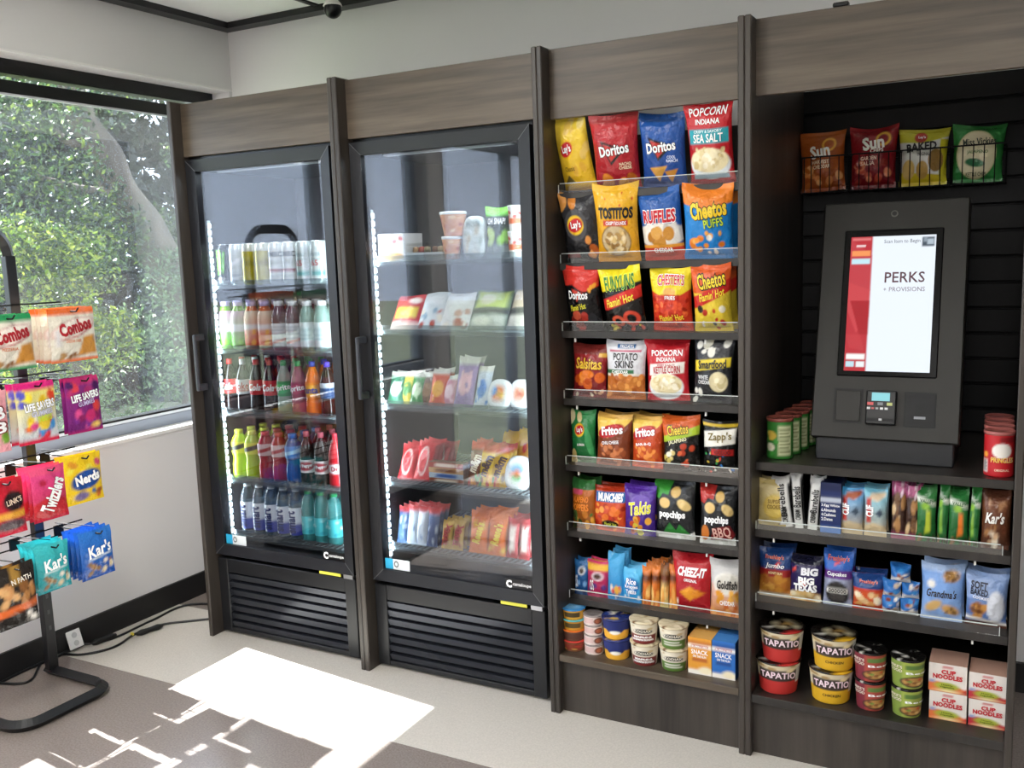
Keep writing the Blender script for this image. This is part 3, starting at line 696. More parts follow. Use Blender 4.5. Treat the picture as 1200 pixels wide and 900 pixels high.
# ------------------------------------------------------------------ power cords and outlet by the baseboard
def cord(name, pts, label, conns):
    r = empty(name, pts[0]); o = np.array(pts[0])
    P = smooth_path([np.array(p)-o for p in pts], 6); MB().tube(P, .0048, 8).build('cable', blkp, r, True)
    for (a, b, rad) in conns:
        a = np.array(a)-o; b = np.array(b)-o; m_ = (a+b)/2
        pr = [a, a*.75+b*.25, m_, a*.25+b*.75, b]; mb = MB()
        k = MB(); 
        segs = [(0, .55), (.18, 1), (.5, .8), (.82, 1), (1, .55)]; V = []; F = []
        t = Vector(b-a); t.normalize(); nx = t.orthogonal().normalized(); ny = t.cross(nx)
        for s_, w_ in segs:
            c = Vector(a+(b-a)*s_)
            for j in range(8): an = 2*math.pi*j/8; V.append(c+(nx*math.cos(an)+ny*math.sin(an))*rad*w_)
        for i in range(4):
            for j in range(8): F.append((i*8+j, i*8+(j+1) % 8, (i+1)*8+(j+1) % 8, (i+1)*8+j))
        F += [tuple(range(7, -1, -1)), tuple(range(32, 40))]
        mesh('connector', V, F, mat('rubber', '#0c0c0d', .5), r, True)
    return tag(r, label, 'power cord', 'power cords by the baseboard')
def fz(u, v, z=.006): return tuple(onZ(u, v, z))
cord('power_cord', [(-.02, .31, .006), fz(225, 708), fz(180, 726), fz(140, 745), fz(118, 752), fz(100, 755), (-.385, -.30, .02), (-.392, -.38, .012), fz(20, 790), fz(-14, 808)], 'black power cord lying along the baseboard with an inline connector', [(fz(108, 754, .013), fz(136, 744, .013), .013)])
cc = cord('power_cord', [(-.02, .215, .006), fz(220, 728), fz(190, 732), fz(160, 742), fz(140, 755), fz(122, 762), fz(95, 767), fz(70, 767), fz(50, 775), fz(38, 795), fz(22, 801), fz(-10, 800)], 'black power cord curving over the pale floor with a yellow ring', [(fz(160, 743, .013), fz(190, 733, .013), .013)])
p = np.array(fz(155, 744, .008)); o = np.array(cc.location)
MB().box(p[0]-o[0]-.007, p[0]-o[0]+.007, p[1]-o[1]-.005, p[1]-o[1]+.005, .0, .012, .002).build('ring', mat('ring_yellow', '#d9c84a', .5), cc)
op = empty('outlet_plate', (XW+.022, -.325, .048)); tag(op, 'small tilted white outlet plate against the black baseboard', 'outlet'); op.rotation_euler = (math.radians(-18), 0, math.radians(90))
MB().box(-.030, .030, -.004, .004, -.036, .036, .002).build('plate', white, op)
for z in (-.016, .016):
    v, f = lathe([(.011, 0), (.011, .002)], 16); mesh('socket', [(a, -.0042-c, b+z) for a, b, c in v], f, mat('socket_grey', '#c4c4c2', .5), op)

# ------------------------------------------------------------------ trees outside the window
leafm = leaf_mat('leaf', None, None)
def foliage(name, parent, blobs, n, size, hexes, seed, wts=None):
    rg = np.random.default_rng(seed); B = np.array(blobs, float); vol = B[:, 3]*B[:, 4]*B[:, 5]; pk = rg.choice(len(B), n, p=vol/vol.sum())
    d = rg.normal(size=(n, 3)); d /= np.linalg.norm(d, axis=1)[:, None]; rad = rg.uniform(.45, 1, n)**.5
    c = B[pk, :3]+d*rad[:, None]*B[pk, 3:6]
    nr = rg.normal(size=(n, 3)); nr[:, 2] += .4; nr /= np.linalg.norm(nr, axis=1)[:, None]
    a = np.cross(nr, rg.normal(size=(n, 3))); a /= np.linalg.norm(a, axis=1)[:, None]; b = np.cross(nr, a)
    s = size*rg.uniform(.55, 1.3, n)[:, None]
    V = np.stack([c-a*s, c-a*s*.1+b*s*.42, c+a*s, c-a*s*.1-b*s*.42], 1).reshape(-1, 3)
    F = np.arange(n*4).reshape(n, 4).tolist()
    H_ = np.array([lin(h) for h in hexes]); cc = H_[rg.integers(0, len(H_), n)]*rg.uniform(.7, 1.25, n)[:, None]
    return mesh(name, V, F, leafm, parent, False, np.repeat(cc, 4, 0))
bark = mat('bark', '#51493f', .9, noise=((9, 9, 2.5), .4, 5))
def trunk_mesh(name, pts, radii, parent):
    P = smooth_path(pts, 5); k = len(P); mb = MB(); V = []; F = []; n = 10
    R = np.interp(np.linspace(0, 1, k), np.linspace(0, 1, len(radii)), radii)
    for i, p in enumerate(P):
        a = Vector(P[max(i-1, 0)]); b = Vector(P[min(i+1, k-1)]); t = (b-a).normalized(); nx = t.cross(Vector((0.3, 1, 0.1))).normalized(); ny = t.cross(nx)
        for j in range(n): an = 2*math.pi*j/n; V.append(Vector(p)+(nx*math.cos(an)+ny*math.sin(an))*R[i]*(1+.12*math.sin(3*an+i)))
    for i in range(k-1):
        for j in range(n): F.append((i*n+j, i*n+(j+1) % n, (i+1)*n+(j+1) % n, (i+1)*n+j))
    F.append(tuple(range(n-1, -1, -1))); F.append(tuple((k-1)*n+j for j in range(n)))
    return mesh(name, V, F, bark, parent, True)
def W3(u, v, X): return np.array(onX(u, v, X))
t0 = W3(235, 420, -5.0); tr = empty('tree', (t0[0], t0[1], -.35)); tag(tr, 'leafy tree with thick grey leaning trunk outside the window', 'tree'); to = np.array(tr.location)
tp = [W3(u, v, -5.0)-to for u, v in ((262, 520), (232, 400), (196, 310), (152, 240), (122, 180), (92, 130), (60, 60))]; tp[0][2] = -.05
trunk_mesh('trunk', tp, (.30, .24, .20, .17, .15, .13, .10), tr)
trunk_mesh('branch', [W3(u, v, -5.0)-to for u, v in ((150, 236), (118, 225), (85, 220), (40, 205))], (.06, .05, .04, .02), tr)
trunk_mesh('branch', [W3(u, v, -5.1)-to for u, v in ((120, 175), (70, 160), (62, 120), (55, 70))], (.05, .04, .03, .02), tr)
def blobs(lst, X, off): return [tuple(np.array(W3(u, v, X+dx))-off)+(r, r*1.1, r*.8) for u, v, dx, r in lst]
rg = random.Random(5)
lst = [(rg.uniform(-30, 290), rg.uniform(40, 330), rg.uniform(-.8, .9), rg.uniform(.28, .5)) for _ in range(46)]
lst = [b for b in lst if abs((b[1]-130)-(b[0]-92)*1.75) > 45 or b[2] < -.2]
foliage('foliage', tr, blobs(lst, -5.0, to), 26000, .031, ['#25391e', '#304824', '#16261c', '#40592a', '#667836', '#122220'], 3)
b0 = W3(50, 330, -4.0); bu = empty('bush', (b0[0], b0[1], -.35)); tag(bu, 'bright yellow-green bush behind the peg rack outside', 'bush'); bo = np.array(bu.location)
lst = [(rg.uniform(-40, 125), rg.uniform(265, 330), rg.uniform(-.4, .3), rg.uniform(.14, .26)) for _ in range(16)]+[(rg.uniform(-20, 130), rg.uniform(330, 520), rg.uniform(-.4, .3), rg.uniform(.2, .3)) for _ in range(12)]
foliage('foliage', bu, blobs(lst, -4.0, bo), 7000, .028, ['#5f7a24', '#7f942e', '#48602a', '#929c40', '#2f4622'], 8)
MB().tube([(0, 0, 0), (.05, .1, .6), (.1, .2, 1.3)], .05, 8).tube([(0, 0, .3), (-.2, -.3, .9), (-.3, -.5, 1.5)], .04, 8).build('stem', bark, bu)
sb0 = W3(200, 420, -4.2); sb = empty('bush', (sb0[0], sb0[1], -.35)); tag(sb, 'sparse grey-green shrub low outside the window near the cooler', 'bush'); so = np.array(sb.location)
lst = [(rg.uniform(90, 260), rg.uniform(300, 520), rg.uniform(-.4, .4), rg.uniform(.2, .34)) for _ in range(22)]
foliage('foliage', sb, blobs(lst, -4.2, so), 5500, .028, ['#4c6440', '#5d764e', '#384e34', '#748a62'], 12)
MB().tube([(0, 0, 0), (.1, .1, .8), (.15, .3, 1.5)], .03, 8).build('stem', bark, sb)
hg0 = W3(100, 400, -8.5); hg = empty('hedge', (hg0[0], hg0[1], -.35)); tag(hg, 'dense dark green hedge in the background beyond the tree', 'hedge'); ho = np.array(hg.location)
lst = [(rg.uniform(-120, 380), rg.uniform(20, 520), rg.uniform(-1.0, .8), rg.uniform(.6, 1.0)) for _ in range(110)]
foliage('foliage', hg, blobs(lst, -8.5, ho), 30000, .12, ['#0d1812', '#121f16', '#17261c', '#22361f', '#0c1618'], 21)
MB().tube([(0, 0, 0), (0, 0, 2.2)], .15, 8).build('stem', bark, hg)
h2 = empty('hedge', (-6.6, 16.0, -.35)); tag(h2, 'tall dark green hedge standing past the end of the building', 'hedge')
lst = [(rg.uniform(-2.2, 2.0), rg.uniform(-3.8, 4.5), rg.uniform(.3, 4.6), *(lambda r_: (r_, r_*1.1, r_*.9))(rg.uniform(.6, 1.0))) for _ in range(70)]
foliage('foliage', h2, lst, 16000, .10, ['#16241a', '#1d3020', '#263d26', '#34502e', '#122018'], 33)
MB().tube([(0, 0, 0), (0, 0, 2.2)], .15, 8).build('stem', bark, h2)

# ------------------------------------------------------------------ chip bags on the third bay
G3 = 'chip bags on the wood shelves'
def lays_logo(u, v, s=1.0): return [('e', u, v, .22*s, .135*s, '#f5c92a'), ('e', u, v, .20*s, .095*s, '#c9212c', 8)]
def lays_txt(u, v, s=1.0): return [("Lay's", u-.15*s, v-.06*s, u+.15*s, v+.06*s, '#ffffff', {'rot': 6, 'b': .03})]
def dor_tri(u, v): return [('p', [(u-.25, v+.17), (u+.32, v+.04), (u-.02, v-.16)], '#101014'), ('p', [(u-.19, v+.125), (u+.22, v+.03), (u-.02, v-.11)], '#c5332e')]
TB = .06; N3 = [0]
def row3(k, px, ops, texts, label, **kw):
    T = kw.pop('T', TB); px = (px[0]+1.2, px[1], px[2]-1.2, px[3]); N3[0] += 1; n = N3[0]; kw.setdefault('lean', -13.0 if k < 3 else 3.0); kw.setdefault('xmin', X3R+.004); kw.setdefault('roll', (-1.6, 1.2, -.8, 2.0, .6)[n % 5]); kw.setdefault('yaw', (4, -3, 6, 0, -5, 2)[n % 6])
    Y = .092+T/2+.004+.010*(n % 2)
    return bag(px, Y, S3[k], T, ops, texts, label, 'chip bag', G3, Yp=(.085 if k < 3 else None), **kw)
chipc = ['#d9952f', '#e8b04a', '#c47f26']
popc = ['#f3e6c2', '#fff6de', '#e2cf9e', '#d8c28c']
# top shelf
row3(0, (637, 135, 696, 220), [('vg', '#e9b51a', '#f7d84a'), ('n', .55, .3, .95, .6, 5, .11, ['#e6b23c', '#f3cf6a'], 2), ('n', .3, .8, .9, .92, 5, .09, ['#eec75a', '#f6dd86'], 4), ('r', -.1, -.1, 1.1, .07, '#c98f16'), ('p', [(.1, .16), (.45, .16), (.3, .27)], '#6a5a2a')]+lays_logo(.40, .60), lays_txt(.40, .60)+[('Classic', .2, .32, .55, .38, '#8a6a10')], 'yellow potato chip bag with red oval logo on top shelf', roll=-5, yaw=-4)
row3(0, (691, 134, 748, 216), [('vg', '#9c1f28', '#c02c33'), ('r', -.1, .9, 1.1, 1.1, '#a83a3c'), ('n', .2, .08, .85, .2, 5, .12, ['#d9832b', '#e9a040', '#b9641f'], 3)]+dor_tri(.45, .52), [('Doritos', .12, .5, .86, .63, '#ffffff', {'out': '#101014', 'rot': 6, 'b': .03}), ('NACHO', .62, .35, .9, .39, '#f5e3c0'), ('CHEESE', .6, .3, .9, .34, '#f5e3c0')], 'red tortilla chip bag with black triangle beside the yellow bag')
row3(0, (744, 133, 802, 216), [('vg', '#163f88', '#2458a8'), ('r', -.1, .9, 1.1, 1.1, '#1b3f78'), ('p', [(.22, .3), (.62, .32), (.40, .1)], '#d9a14a'), ('p', [(.55, .24), (.85, .27), (.68, .08)], '#c98a34')]+dor_tri(.45, .55), [('Doritos', .12, .52, .86, .65, '#ffffff', {'out': '#101014', 'rot': 6, 'b': .03}), ('COOL', .64, .42, .86, .46, '#dfe9ff'), ('RANCH', .62, .37, .9, .41, '#dfe9ff')], 'blue tortilla chip bag with black triangle on top shelf')
row3(0, (802, 121, 862, 212), [('vg', '#b31d26', '#c4252d'), ('r', .06, .53, .95, .71, '#2fa3b2'), ('e', .5, .27, .46, .2, '#e8eef2'), ('r', .1, .08, .9, .14, '#9fb4c4'), ('e', .5, .32, .43, .16, '#efe0b4'), ('n', .15, .22, .85, .46, 34, .06, popc, 6), ('r', -.1, -.1, 1.1, .05, '#8a1a20')], [('POPCORN', .06, .86, .94, .95, '#ffffff', {'arc': .01}), ('INDIANA', .2, .77, .8, .83, '#ffffff'), ('CRISPY & SAVORY', .14, .665, .86, .7, '#eafcff'), ('SEA SALT', .12, .55, .88, .65, '#ffffff')], 'red popcorn bag with teal banner and popcorn bowl picture', T=.056)
# second shelf
row3(1, (645, 224, 704, 304), [('vg', '#202022', '#36363a'), ('n', .05, .82, .35, .93, 4, .11, ['#d98a3a', '#e6a050'], 3), ('n', .62, .1, .95, .34, 6, .11, ['#d9762c', '#e99a4a', '#b85a1e'], 8), ('e', .42, .56, .30, .22, '#4c4c50'), ('r', .05, .08, .4, .16, '#7c2020')]+lays_logo(.42, .56), lays_txt(.42, .56)+[], 'black barbecue potato chip bag with red oval logo')
row3(1, (693, 217, 747, 304), [('vg', '#dd9a1c', '#efb82c'), ('e', .5, .3, .36, .22, '#8a6a3a'), ('e', .5, .3, .33, .2, '#c9b28a'), ('n', .28, .16, .72, .42, 26, .07, ['#b08a4e', '#d8b878', '#9a7440', '#e6cfa0'], 5), ('r', .22, .5, .82, .575, '#c63a28'), ('n', .1, .75, .9, .92, 8, .02, ['#c9301f', '#f7e08a'], 3)], [('TOSTITOS', .06, .6, .96, .73, '#191919', {'b': .05}), ('CRISPY ROUNDS', .25, .515, .8, .56, '#ffffff')], 'golden tortilla rounds bag with black lettering and chip plate')
row3(1, (746, 220, 801, 302), [('bg', '#2458a4'), ('e', .5, .38, .62, .17, '#e9e3d8'), ('n', .15, .38, .85, .5, 10, .09, ['#e8e2da', '#f5efe6', '#d8d2c8'], 2), ('n', .25, .27, .75, .42, 8, .12, ['#c98a34', '#dca24a', '#b57626'], 4), ('r', -.1, -.1, 1.1, .23, '#c8402c'), ('r', -.1, .2, 1.1, .245, '#e9a03a')], [('RUFFLES', .08, .56, .94, .72, '#c9202c', {'out': '#ffffff', 'ow': .09, 'b': .04}), ('CHEDDAR', .25, .13, .78, .195, '#ffffff')], 'blue and orange ridged chip bag with big red lettering')
row3(1, (795, 217, 857, 302), [('bg', '#1f80cc'), ('p', [(-.1, .78), (.5, .7), (1.1, .8), (1.1, 1.2), (-.1, 1.2)], '#ee8428'), ('n', .15, .08, .85, .42, 12, .075, ['#f29a34', '#f7b452', '#e07c20'], 9), ('n', .3, .1, .7, .4, 4, .05, ['#f4efe4'], 5)], [('Cheetos', .1, .6, .92, .8, '#f6d22e', {'out': '#17140f', 'ow': .08, 'rot': 8, 'b': .04}), ('PUFFS', .42, .47, .86, .58, '#bfe23e', {'out': '#17140f', 'rot': 8})], 'blue and orange cheese puff bag with yellow lettering', rear=1, gap=.95)
bag((846, 222, 868, 302), .20, S3[1], .04, [('bg', '#1f78c4'), ('n', .1, .1, .9, .8, 6, .1, ['#17579a', '#ee8428'], 2)], [], 'narrow edge of a blue puff bag beside the divider', 'chip bag', G3, res=(10, 16))
# third shelf
row3(2, (646, 312, 702, 386), [('bg', '#141416'), ('p', [(-.1, .7), (.3, .74), (.6, .62), (1.1, .72), (1.1, 1.2), (-.1, 1.2)], '#d4362c'), ('n', .6, .64, .9, .72, 4, .06, ['#e8a030'], 2), ('n', .2, .05, .6, .28, 9, .1, ['#b4372c', '#d25a40', '#8e2a22'], 4), ('e', .78, .2, .12, .1, '#2c2c30'), ('p', [(.2, .72), (.72, .62), (.42, .42)], '#0c0c0e'), ('p', [(.27, .68), (.62, .62), (.42, .49)], '#cf4030')], [('Doritos', .12, .53, .75, .65, '#ffffff', {'out': '#0c0c0e', 'b': .03}), ("Flamin' Hot", .14, .36, .68, .45, '#e9e23a', {'rot': 12, 'sh': .2})], 'black and red spicy tortilla chip bag on the third shelf')
row3(2, (702, 313, 757, 387), [('bg', '#151311'), ('p', [(-.1, .62), (1.1, .8), (1.1, 1.2), (-.1, 1.2)], '#f1dc26'), ('r', -.2, .44, 1.2, .62, '#cf2c26', 12), ('e', .72, .22, .2, .13, '#c8402a'), ('e', .72, .22, .11, .07, '#151311'), ('e', .38, .18, .16, .1, '#d4563a'), ('e', .38, .18, .08, .05, '#151311'), ('n', .15, .02, .9, .1, 8, .05, ['#c24a36', '#d8c23a'], 3)], [('FUNYUNS', .1, .68, .92, .88, '#2e7a2c', {'out': '#dff06a', 'ow': .05, 'rot': 6}), ("Flamin' Hot", .1, .46, .9, .58, '#f5e34a', {'rot': 14, 'sh': .2})], 'yellow and black onion ring snack bag with red slanted band')
row3(2, (757, 315, 809, 386), [('bg', '#cf3a22'), ('n', .05, .1, .95, .55, 46, .055, ['#e0502c', '#b92c1a', '#ef7038', '#a82414'], 6), ('p', [(-.1, .7), (.2, .62), (.5, .56), (.8, .62), (1.1, .72), (1.1, 1.2), (-.1, 1.2)], '#ecd62e'), ('e', .5, .66, .16, .07, '#e9b060'), ('r', .27, .53, .75, .62, '#c22820')], [("CHESTER'S", .16, .76, .88, .9, '#d9281f', {'out': '#ffffff', 'ow': .07, 'arc': .02}), ('FRIES', .36, .55, .66, .605, '#ffffff'), ("Flamin' Hot", .15, .2, .85, .3, '#f5dc3a', {'rot': 6})], 'red corn fries bag with yellow top between two spicy bags')
row3(2, (808, 311, 858, 387), [('bg', '#e0c33a'), ('p', [(-.1, .6), (1.1, .68), (1.1, 1.2), (-.1, 1.2)], '#d85a26'), ('r', -.2, .5, 1.2, .68, '#c92a22', 15), ('n', .1, .05, .95, .45, 12, .07, ['#b9301e', '#e8d34a', '#2b2118', '#d04a28', '#f0e8d0'], 13)], [('Cheetos', .12, .7, .9, .9, '#f6d42c', {'out': '#1d130b', 'ow': .08, 'rot': 10}), ("Flamin' Hot", .14, .54, .9, .65, '#f6dc3a', {'rot': 15, 'sh': .2})], 'orange and yellow spicy cheese snack bag by the divider', rear=1, gap=.95)
# fourth shelf
row3(3, (668, 404, 713, 466), [('vg', '#6c1518', '#9a2226'), ('r', -.1, .82, 1.1, 1.1, '#7a2a26'), ('n', .12, .25, .9, .42, 9, .12, ['#d9641e', '#ef8a2e', '#c24e16'], 4), ('e', .5, .45, .2, .08, '#e0761e'), ('n', .1, .04, .9, .14, 6, .06, ['#f0dcc0', '#d9a07a'], 2), ('r', .78, .78, 1.0, .85, '#d9a63a')], [('Salsitas', .08, .55, .92, .75, '#f4c63c', {'out': '#5a0f10', 'ow': .05})], 'maroon salsa tortilla round bag on the fourth shelf', T=.045)
row3(3, (709, 400, 758, 469), [('bg', '#dedfe4'), ('r', .3, .88, .75, .95, '#3a6fa8'), ('r', .1, .82, .9, .85, '#b8325a'), ('r', -.1, .44, .75, .52, '#2f6a44'), ('r', -.1, .4, 1.1, .45, '#e8e2d4'), ('r', -.1, -.1, 1.1, .41, '#b9682a'), ('n', .05, .05, .95, .42, 26, .09, ['#c97a34', '#e0984a', '#a8571e', '#d8883c'], 6)], [("FRIDAYS", .34, .885, .72, .94, '#ffffff'), ('POTATO', .15, .68, .85, .8, '#26262a'), ('SKINS', .2, .55, .75, .67, '#26262a'), ('CHEDDAR', .1, .455, .6, .505, '#ffffff')], 'white topped potato skins snack bag with brown chips', T=.05)
row3(3, (756, 398, 811, 470), [('vg', '#b51c28', '#c8242e'), ('p', [(.08, .42), (.92, .46), (.94, .64), (.1, .6)], '#f3efe8'), ('e', .48, .24, .42, .22, '#e9ecef'), ('e', .48, .28, .39, .17, '#efe0b4'), ('n', .17, .18, .8, .42, 30, .06, popc, 16)], [('POPCORN', .1, .74, .92, .83, '#ffffff'), ('INDIANA', .24, .65, .76, .715, '#ffffff'), ('SWEET & SALTY', .25, .575, .75, .605, '#b51c28'), ('KETTLE CORN', .14, .46, .88, .57, '#b51c28', {'rot': 2})], 'red kettle corn bag with white banner and popcorn bowl', T=.052)
row3(3, (809, 394, 861, 471), [('vg', '#1c1d20', '#2e3034'), ('n', .1, .75, .9, .93, 7, .08, ['#eceadf', '#d8d4c2', '#f7f5ec'], 4), ('n', .05, .04, .2, .3, 3, .07, ['#e9e6da'], 3), ('p', [(.04, .47), (.97, .56), (.97, .7), (.04, .63)], '#ecd23a'), ('e', .7, .33, .23, .15, '#d8cba0'), ('n', .55, .22, .88, .44, 10, .08, ['#efe6c4', '#cdbd8c', '#e2d5aa'], 6)], [('Smartfood', .1, .53, .92, .65, '#1b1b1b', {'rot': 5, 'b': .03}), ('WHITE', .1, .36, .42, .42, '#eeeeee'), ('CHEDDAR', .1, .29, .48, .345, '#eeeeee')], 'black white-cheddar popcorn bag with yellow banner', T=.052)
# fifth shelf
row3(4, (654, 481, 700, 545), [('vg', '#14612f', '#2a8a48'), ('n', .05, .82, .4, .95, 4, .11, ['#e6d49a', '#efe2b4'], 3), ('n', .05, .06, .4, .22, 4, .12, ['#e9d8a0', '#d8c07a'], 7), ('e', .8, .4, .12, .3, '#3f9a58', 20)]+lays_logo(.42, .64, .95), lays_txt(.42, .64, .95)+[('& ONION', .3, .34, .62, .385, '#ffffff')], 'green potato chip bag with red oval logo', T=.046)
def fritos(px, c1, c2, sub, label, **kw):
    row3(4, px, [('bg', c1), ('p', [(-.1, .58), (.35, .55), (.7, .7), (1.1, .98), (1.1, 1.2), (-.1, 1.2)], '#efc75a'), ('r', -.1, .92, 1.1, 1.1, '#d9a850'), ('e', .42, .69, .40, .12, '#b8242a', 12), ('n', .05, .06, .95, .4, 22, .09, c2, 6)], [('Fritos', .1, .63, .8, .78, '#ffffff', {'rot': 9, 'b': .04}), (sub, .12, .44, .72, .5, '#ffffff', {'rot': 8})], label, T=.046, **kw)
fritos((697, 486, 740, 549), '#7c3a1e', ['#b5643a', '#9a4c28', '#cf7c4a'], 'CHILI CHEESE', 'brown corn chip bag with yellow top and red logo', rear=1, gap=.9)
fritos((738, 488, 779, 554), '#c4481f', ['#e0742e', '#c85a20', '#ef9648'], 'BAR-B-Q', 'orange-red corn chip bag with yellow top and red logo', rear=1, gap=.9)
row3(4, (776, 488, 823, 556), [('bg', '#171614'), ('p', [(-.1, .6), (1.1, .86), (1.1, 1.2), (-.1, 1.2)], '#cf5c24'), ('p', [(-.1, .52), (1.1, .7), (1.1, .86), (-.1, .62)], '#a8c230'), ('n', .45, .1, .85, .5, 8, .07, ['#c84a2a', '#b03a20', '#d8653a'], 4), ('n', .05, .15, .45, .4, 8, .08, ['#e2d08a', '#efe6cf', '#c9b45a', '#2a2620'], 9)], [('Cheetos', .08, .68, .72, .85, '#f3cf2c', {'out': '#1c130a', 'ow': .08, 'rot': 8}), ('JALAPENO', .1, .52, .7, .6, '#f4f0c8', {'rot': 14})], 'black bag with orange top and green slanted band', T=.048)
row3(4, (821, 494, 864, 560), [('bg', '#131413'), ('r', -.1, .9, 1.1, .95, '#d8b83a'), ('n', .05, .02, .95, .4, 16, .045, ['#3a7ac0', '#d8b83a', '#3fa05a', '#d0402c', '#efe8da'], 8), ('p', [(.02, .5), (1.0, .6), (1.0, .88), (.02, .8)], '#e9e6dc'), ('r', .28, .36, .98, .5, '#3a0f10'), ('r', .3, .375, .96, .485, '#c22a28')], [("Zapp's", .12, .62, .92, .8, '#7a6a2a', {'rot': 6}), ('VOODOO', .35, .39, .92, .47, '#2a0808')], 'black bag with white banner, red name plate and star print', T=.046)
# sixth shelf
row3(5, (655, 562, 700, 615), [('vg', '#7a4a1e', '#c86a24'), ('p', [(-.1, .8), (1.1, .82), (1.1, 1.2), (-.1, 1.2)], '#2f6a34'), ('r', .1, .72, .55, .82, '#c94a6a'), ('n', .05, .06, .95, .35, 14, .1, ['#e0a03a', '#3a4a24', '#c97a2c', '#4f6a30'], 3)], [("JALAPENO", .02, .54, .85, .68, '#f08a2a', {'b': .04}), ('POPPERS', .02, .4, .85, .53, '#f08a2a', {'b': .04})], 'green topped bag with orange pepper snack lettering', T=.044, rear=1)
row3(5, (692, 571, 736, 619), [('bg', '#d04a22'), ('r', -.1, .92, 1.1, 1.1, '#b9391c'), ('r', .1, .68, .95, .9, '#2f74b8', 2), ('n', .05, .08, .95, .6, 30, .09, ['#e8762e', '#c8381c', '#f0a24a', '#a82c18'], 6), ('e', .55, .18, .25, .09, '#2a2014')], [('MUNCHIES', .13, .71, .92, .87, '#ffffff', {'b': .05, 'rot': 2}), ("Flamin' Hot", .36, .14, .76, .22, '#d9e04a')], 'orange-red snack mix bag with blue name plate', T=.044, rear=1)
row3(5, (730, 570, 770, 629), [('vg', '#3a1f78', '#56309a'), ('e', .55, .72, .3, .12, '#6a48b0'), ('n', .2, .05, .85, .38, 14, .09, ['#d98a2a', '#b8401e', '#c9c23a', '#e6a83a'], 4)], [('Takis', .1, .46, .92, .7, '#f0e63a', {'out': '#ffffff', 'ow': .04, 'rot': 10, 'sh': .2})], 'purple rolled tortilla snack bag with yellow lettering', T=.046, rear=1)
def popch(px, c, sub, sc, label, arch):
    row3(5, px, [('vg', '#1d1e20', '#2a2c2e'), ('p', [(-.1, 1.2), (-.1, .75), (.12, .7), (.22, .8), (.38, .78), (.5, 1.2)], c), ('e', .28, .64, .15, .09, '#e3c07a'), ('e', .78, .62, .17, .085, '#e6c884', -20), ('e', .56, .83, .12, .09, '#d2ad62'), ('r', -.1, -.1, 1.1, .11, '#d9d9d4'), ('n', 0, .02, 1, .1, 6, .08, ['#efefec', '#c6c6c0'], 2)]+arch, [('popchips', .08, .36, .84, .51, '#ffffff', {'b': .05})]+sub, label, T=.05)
popch((766, 565, 818, 634), '#3f9a3a', [], '#2f8a34', 'black popped chip bag with green stripes and green peaks', [('p', [(.2, .1), (.4, .3), (.55, .16), (.66, .28), (.9, .1)], '#2f7f36')])
popch((818, 570, 864, 642), '#b8342e', [('BBQ', .36, .11, .92, .32, '#e8b4a8', {'rot': 10})], '#a82a2c', 'black popped chip bag with red stripes and barbecue block', [('p', [(.3, .08), (.4, .3), (.85, .36), (1.0, .2), (.9, .1)], '#7a1d20'), ('e', .15, .2, .12, .14, '#c9742c')])
# seventh shelf
G7 = 'snack packs on the seventh shelf'
def pack(px, k, Y, ops, texts, label, T=.03, shelf=S3, **kw): kw.setdefault('res', (16, 24)); kw.setdefault('xmin', X3R+.004); return bag(px, Y, shelf[k], T, ops, texts, label, kw.pop('cat', 'snack pack'), kw.pop('group', G7), name=kw.pop('name', 'snack_pack'), **kw)
pack((664, 656, 689, 694), 6, .125, [('vg', '#16407e', '#2f74b4'), ('e', .6, .72, .25, .12, '#e9eef4'), ('e', .6, .72, .15, .08, '#3a2a22'), ('n', .1, .05, .9, .4, 8, .1, ['#2a62a4', '#79aee0'], 4)], [('OS', .1, .25, .32, .6, '#ffffff', {'rot': 0})], 'blue cookie pouch with white oval at the shelf end', rear=1)
pack((687, 658, 713, 697), 6, .125, [('vg', '#a02050', '#d23a6a'), ('r', -.1, .76, 1.1, .93, '#efb93a'), ('e', .55, .6, .28, .12, '#f0d8e0'), ('e', .55, .6, .18, .08, '#4a2a22'), ('n', .1, .05, .9, .35, 8, .1, ['#c03060', '#5a3a80'], 4)], [('OS', .12, .2, .34, .5, '#ffffff')], 'pink cookie pouch with yellow stripe', rear=1)
pack((711, 649, 731, 701), 6, .125, [('vg', '#2a86c8', '#4fb0e6'), ('n', .1, .05, .9, .3, 10, .12, ['#e8b04a', '#d8403a', '#efe7d8', '#2a66a8'], 6)], [], 'tall light blue pouch with sideways white lettering', rear=2)
pack((729, 666, 752, 706), 6, .125, [('vg', '#2a8ed0', '#5cc0ee'), ('e', .5, .5, .42, .25, '#2a78c0'), ('n', .1, .1, .9, .9, 12, .06, ['#e8f4fa', '#3fa4de'], 7)], [('Rice', .2, .56, .8, .72, '#ffffff'), ('Krispies', .12, .42, .9, .54, '#ffffff'), ('Treats', .2, .28, .8, .4, '#ffffff')], 'bright blue crispy treat packet', rear=2)
for j in range(4):
    u = 752+j*10.5
    pack((u, 664-j*.5, u+10.5, 706+j*2.0), 6, .125+.0*j, [('vg', '#c8621e', '#d97a30') if j != 2 else ('vg', '#d9c07a', '#7a4424'), ('r', -.1, .62, 1.1, .8, '#6a3418'), ('n', .1, .1, .9, .45, 6, .18, ['#e8a04a', '#efc070'], j+2)], [], ['orange wafer bar beside the blue treat packets', 'orange wafer bar second from the blue treat packets', 'brown and cream wafer bar between orange ones', 'orange wafer bar against the red cracker bag'][j], T=.026, res=(8, 16), rear=3, name='wafer_bar')
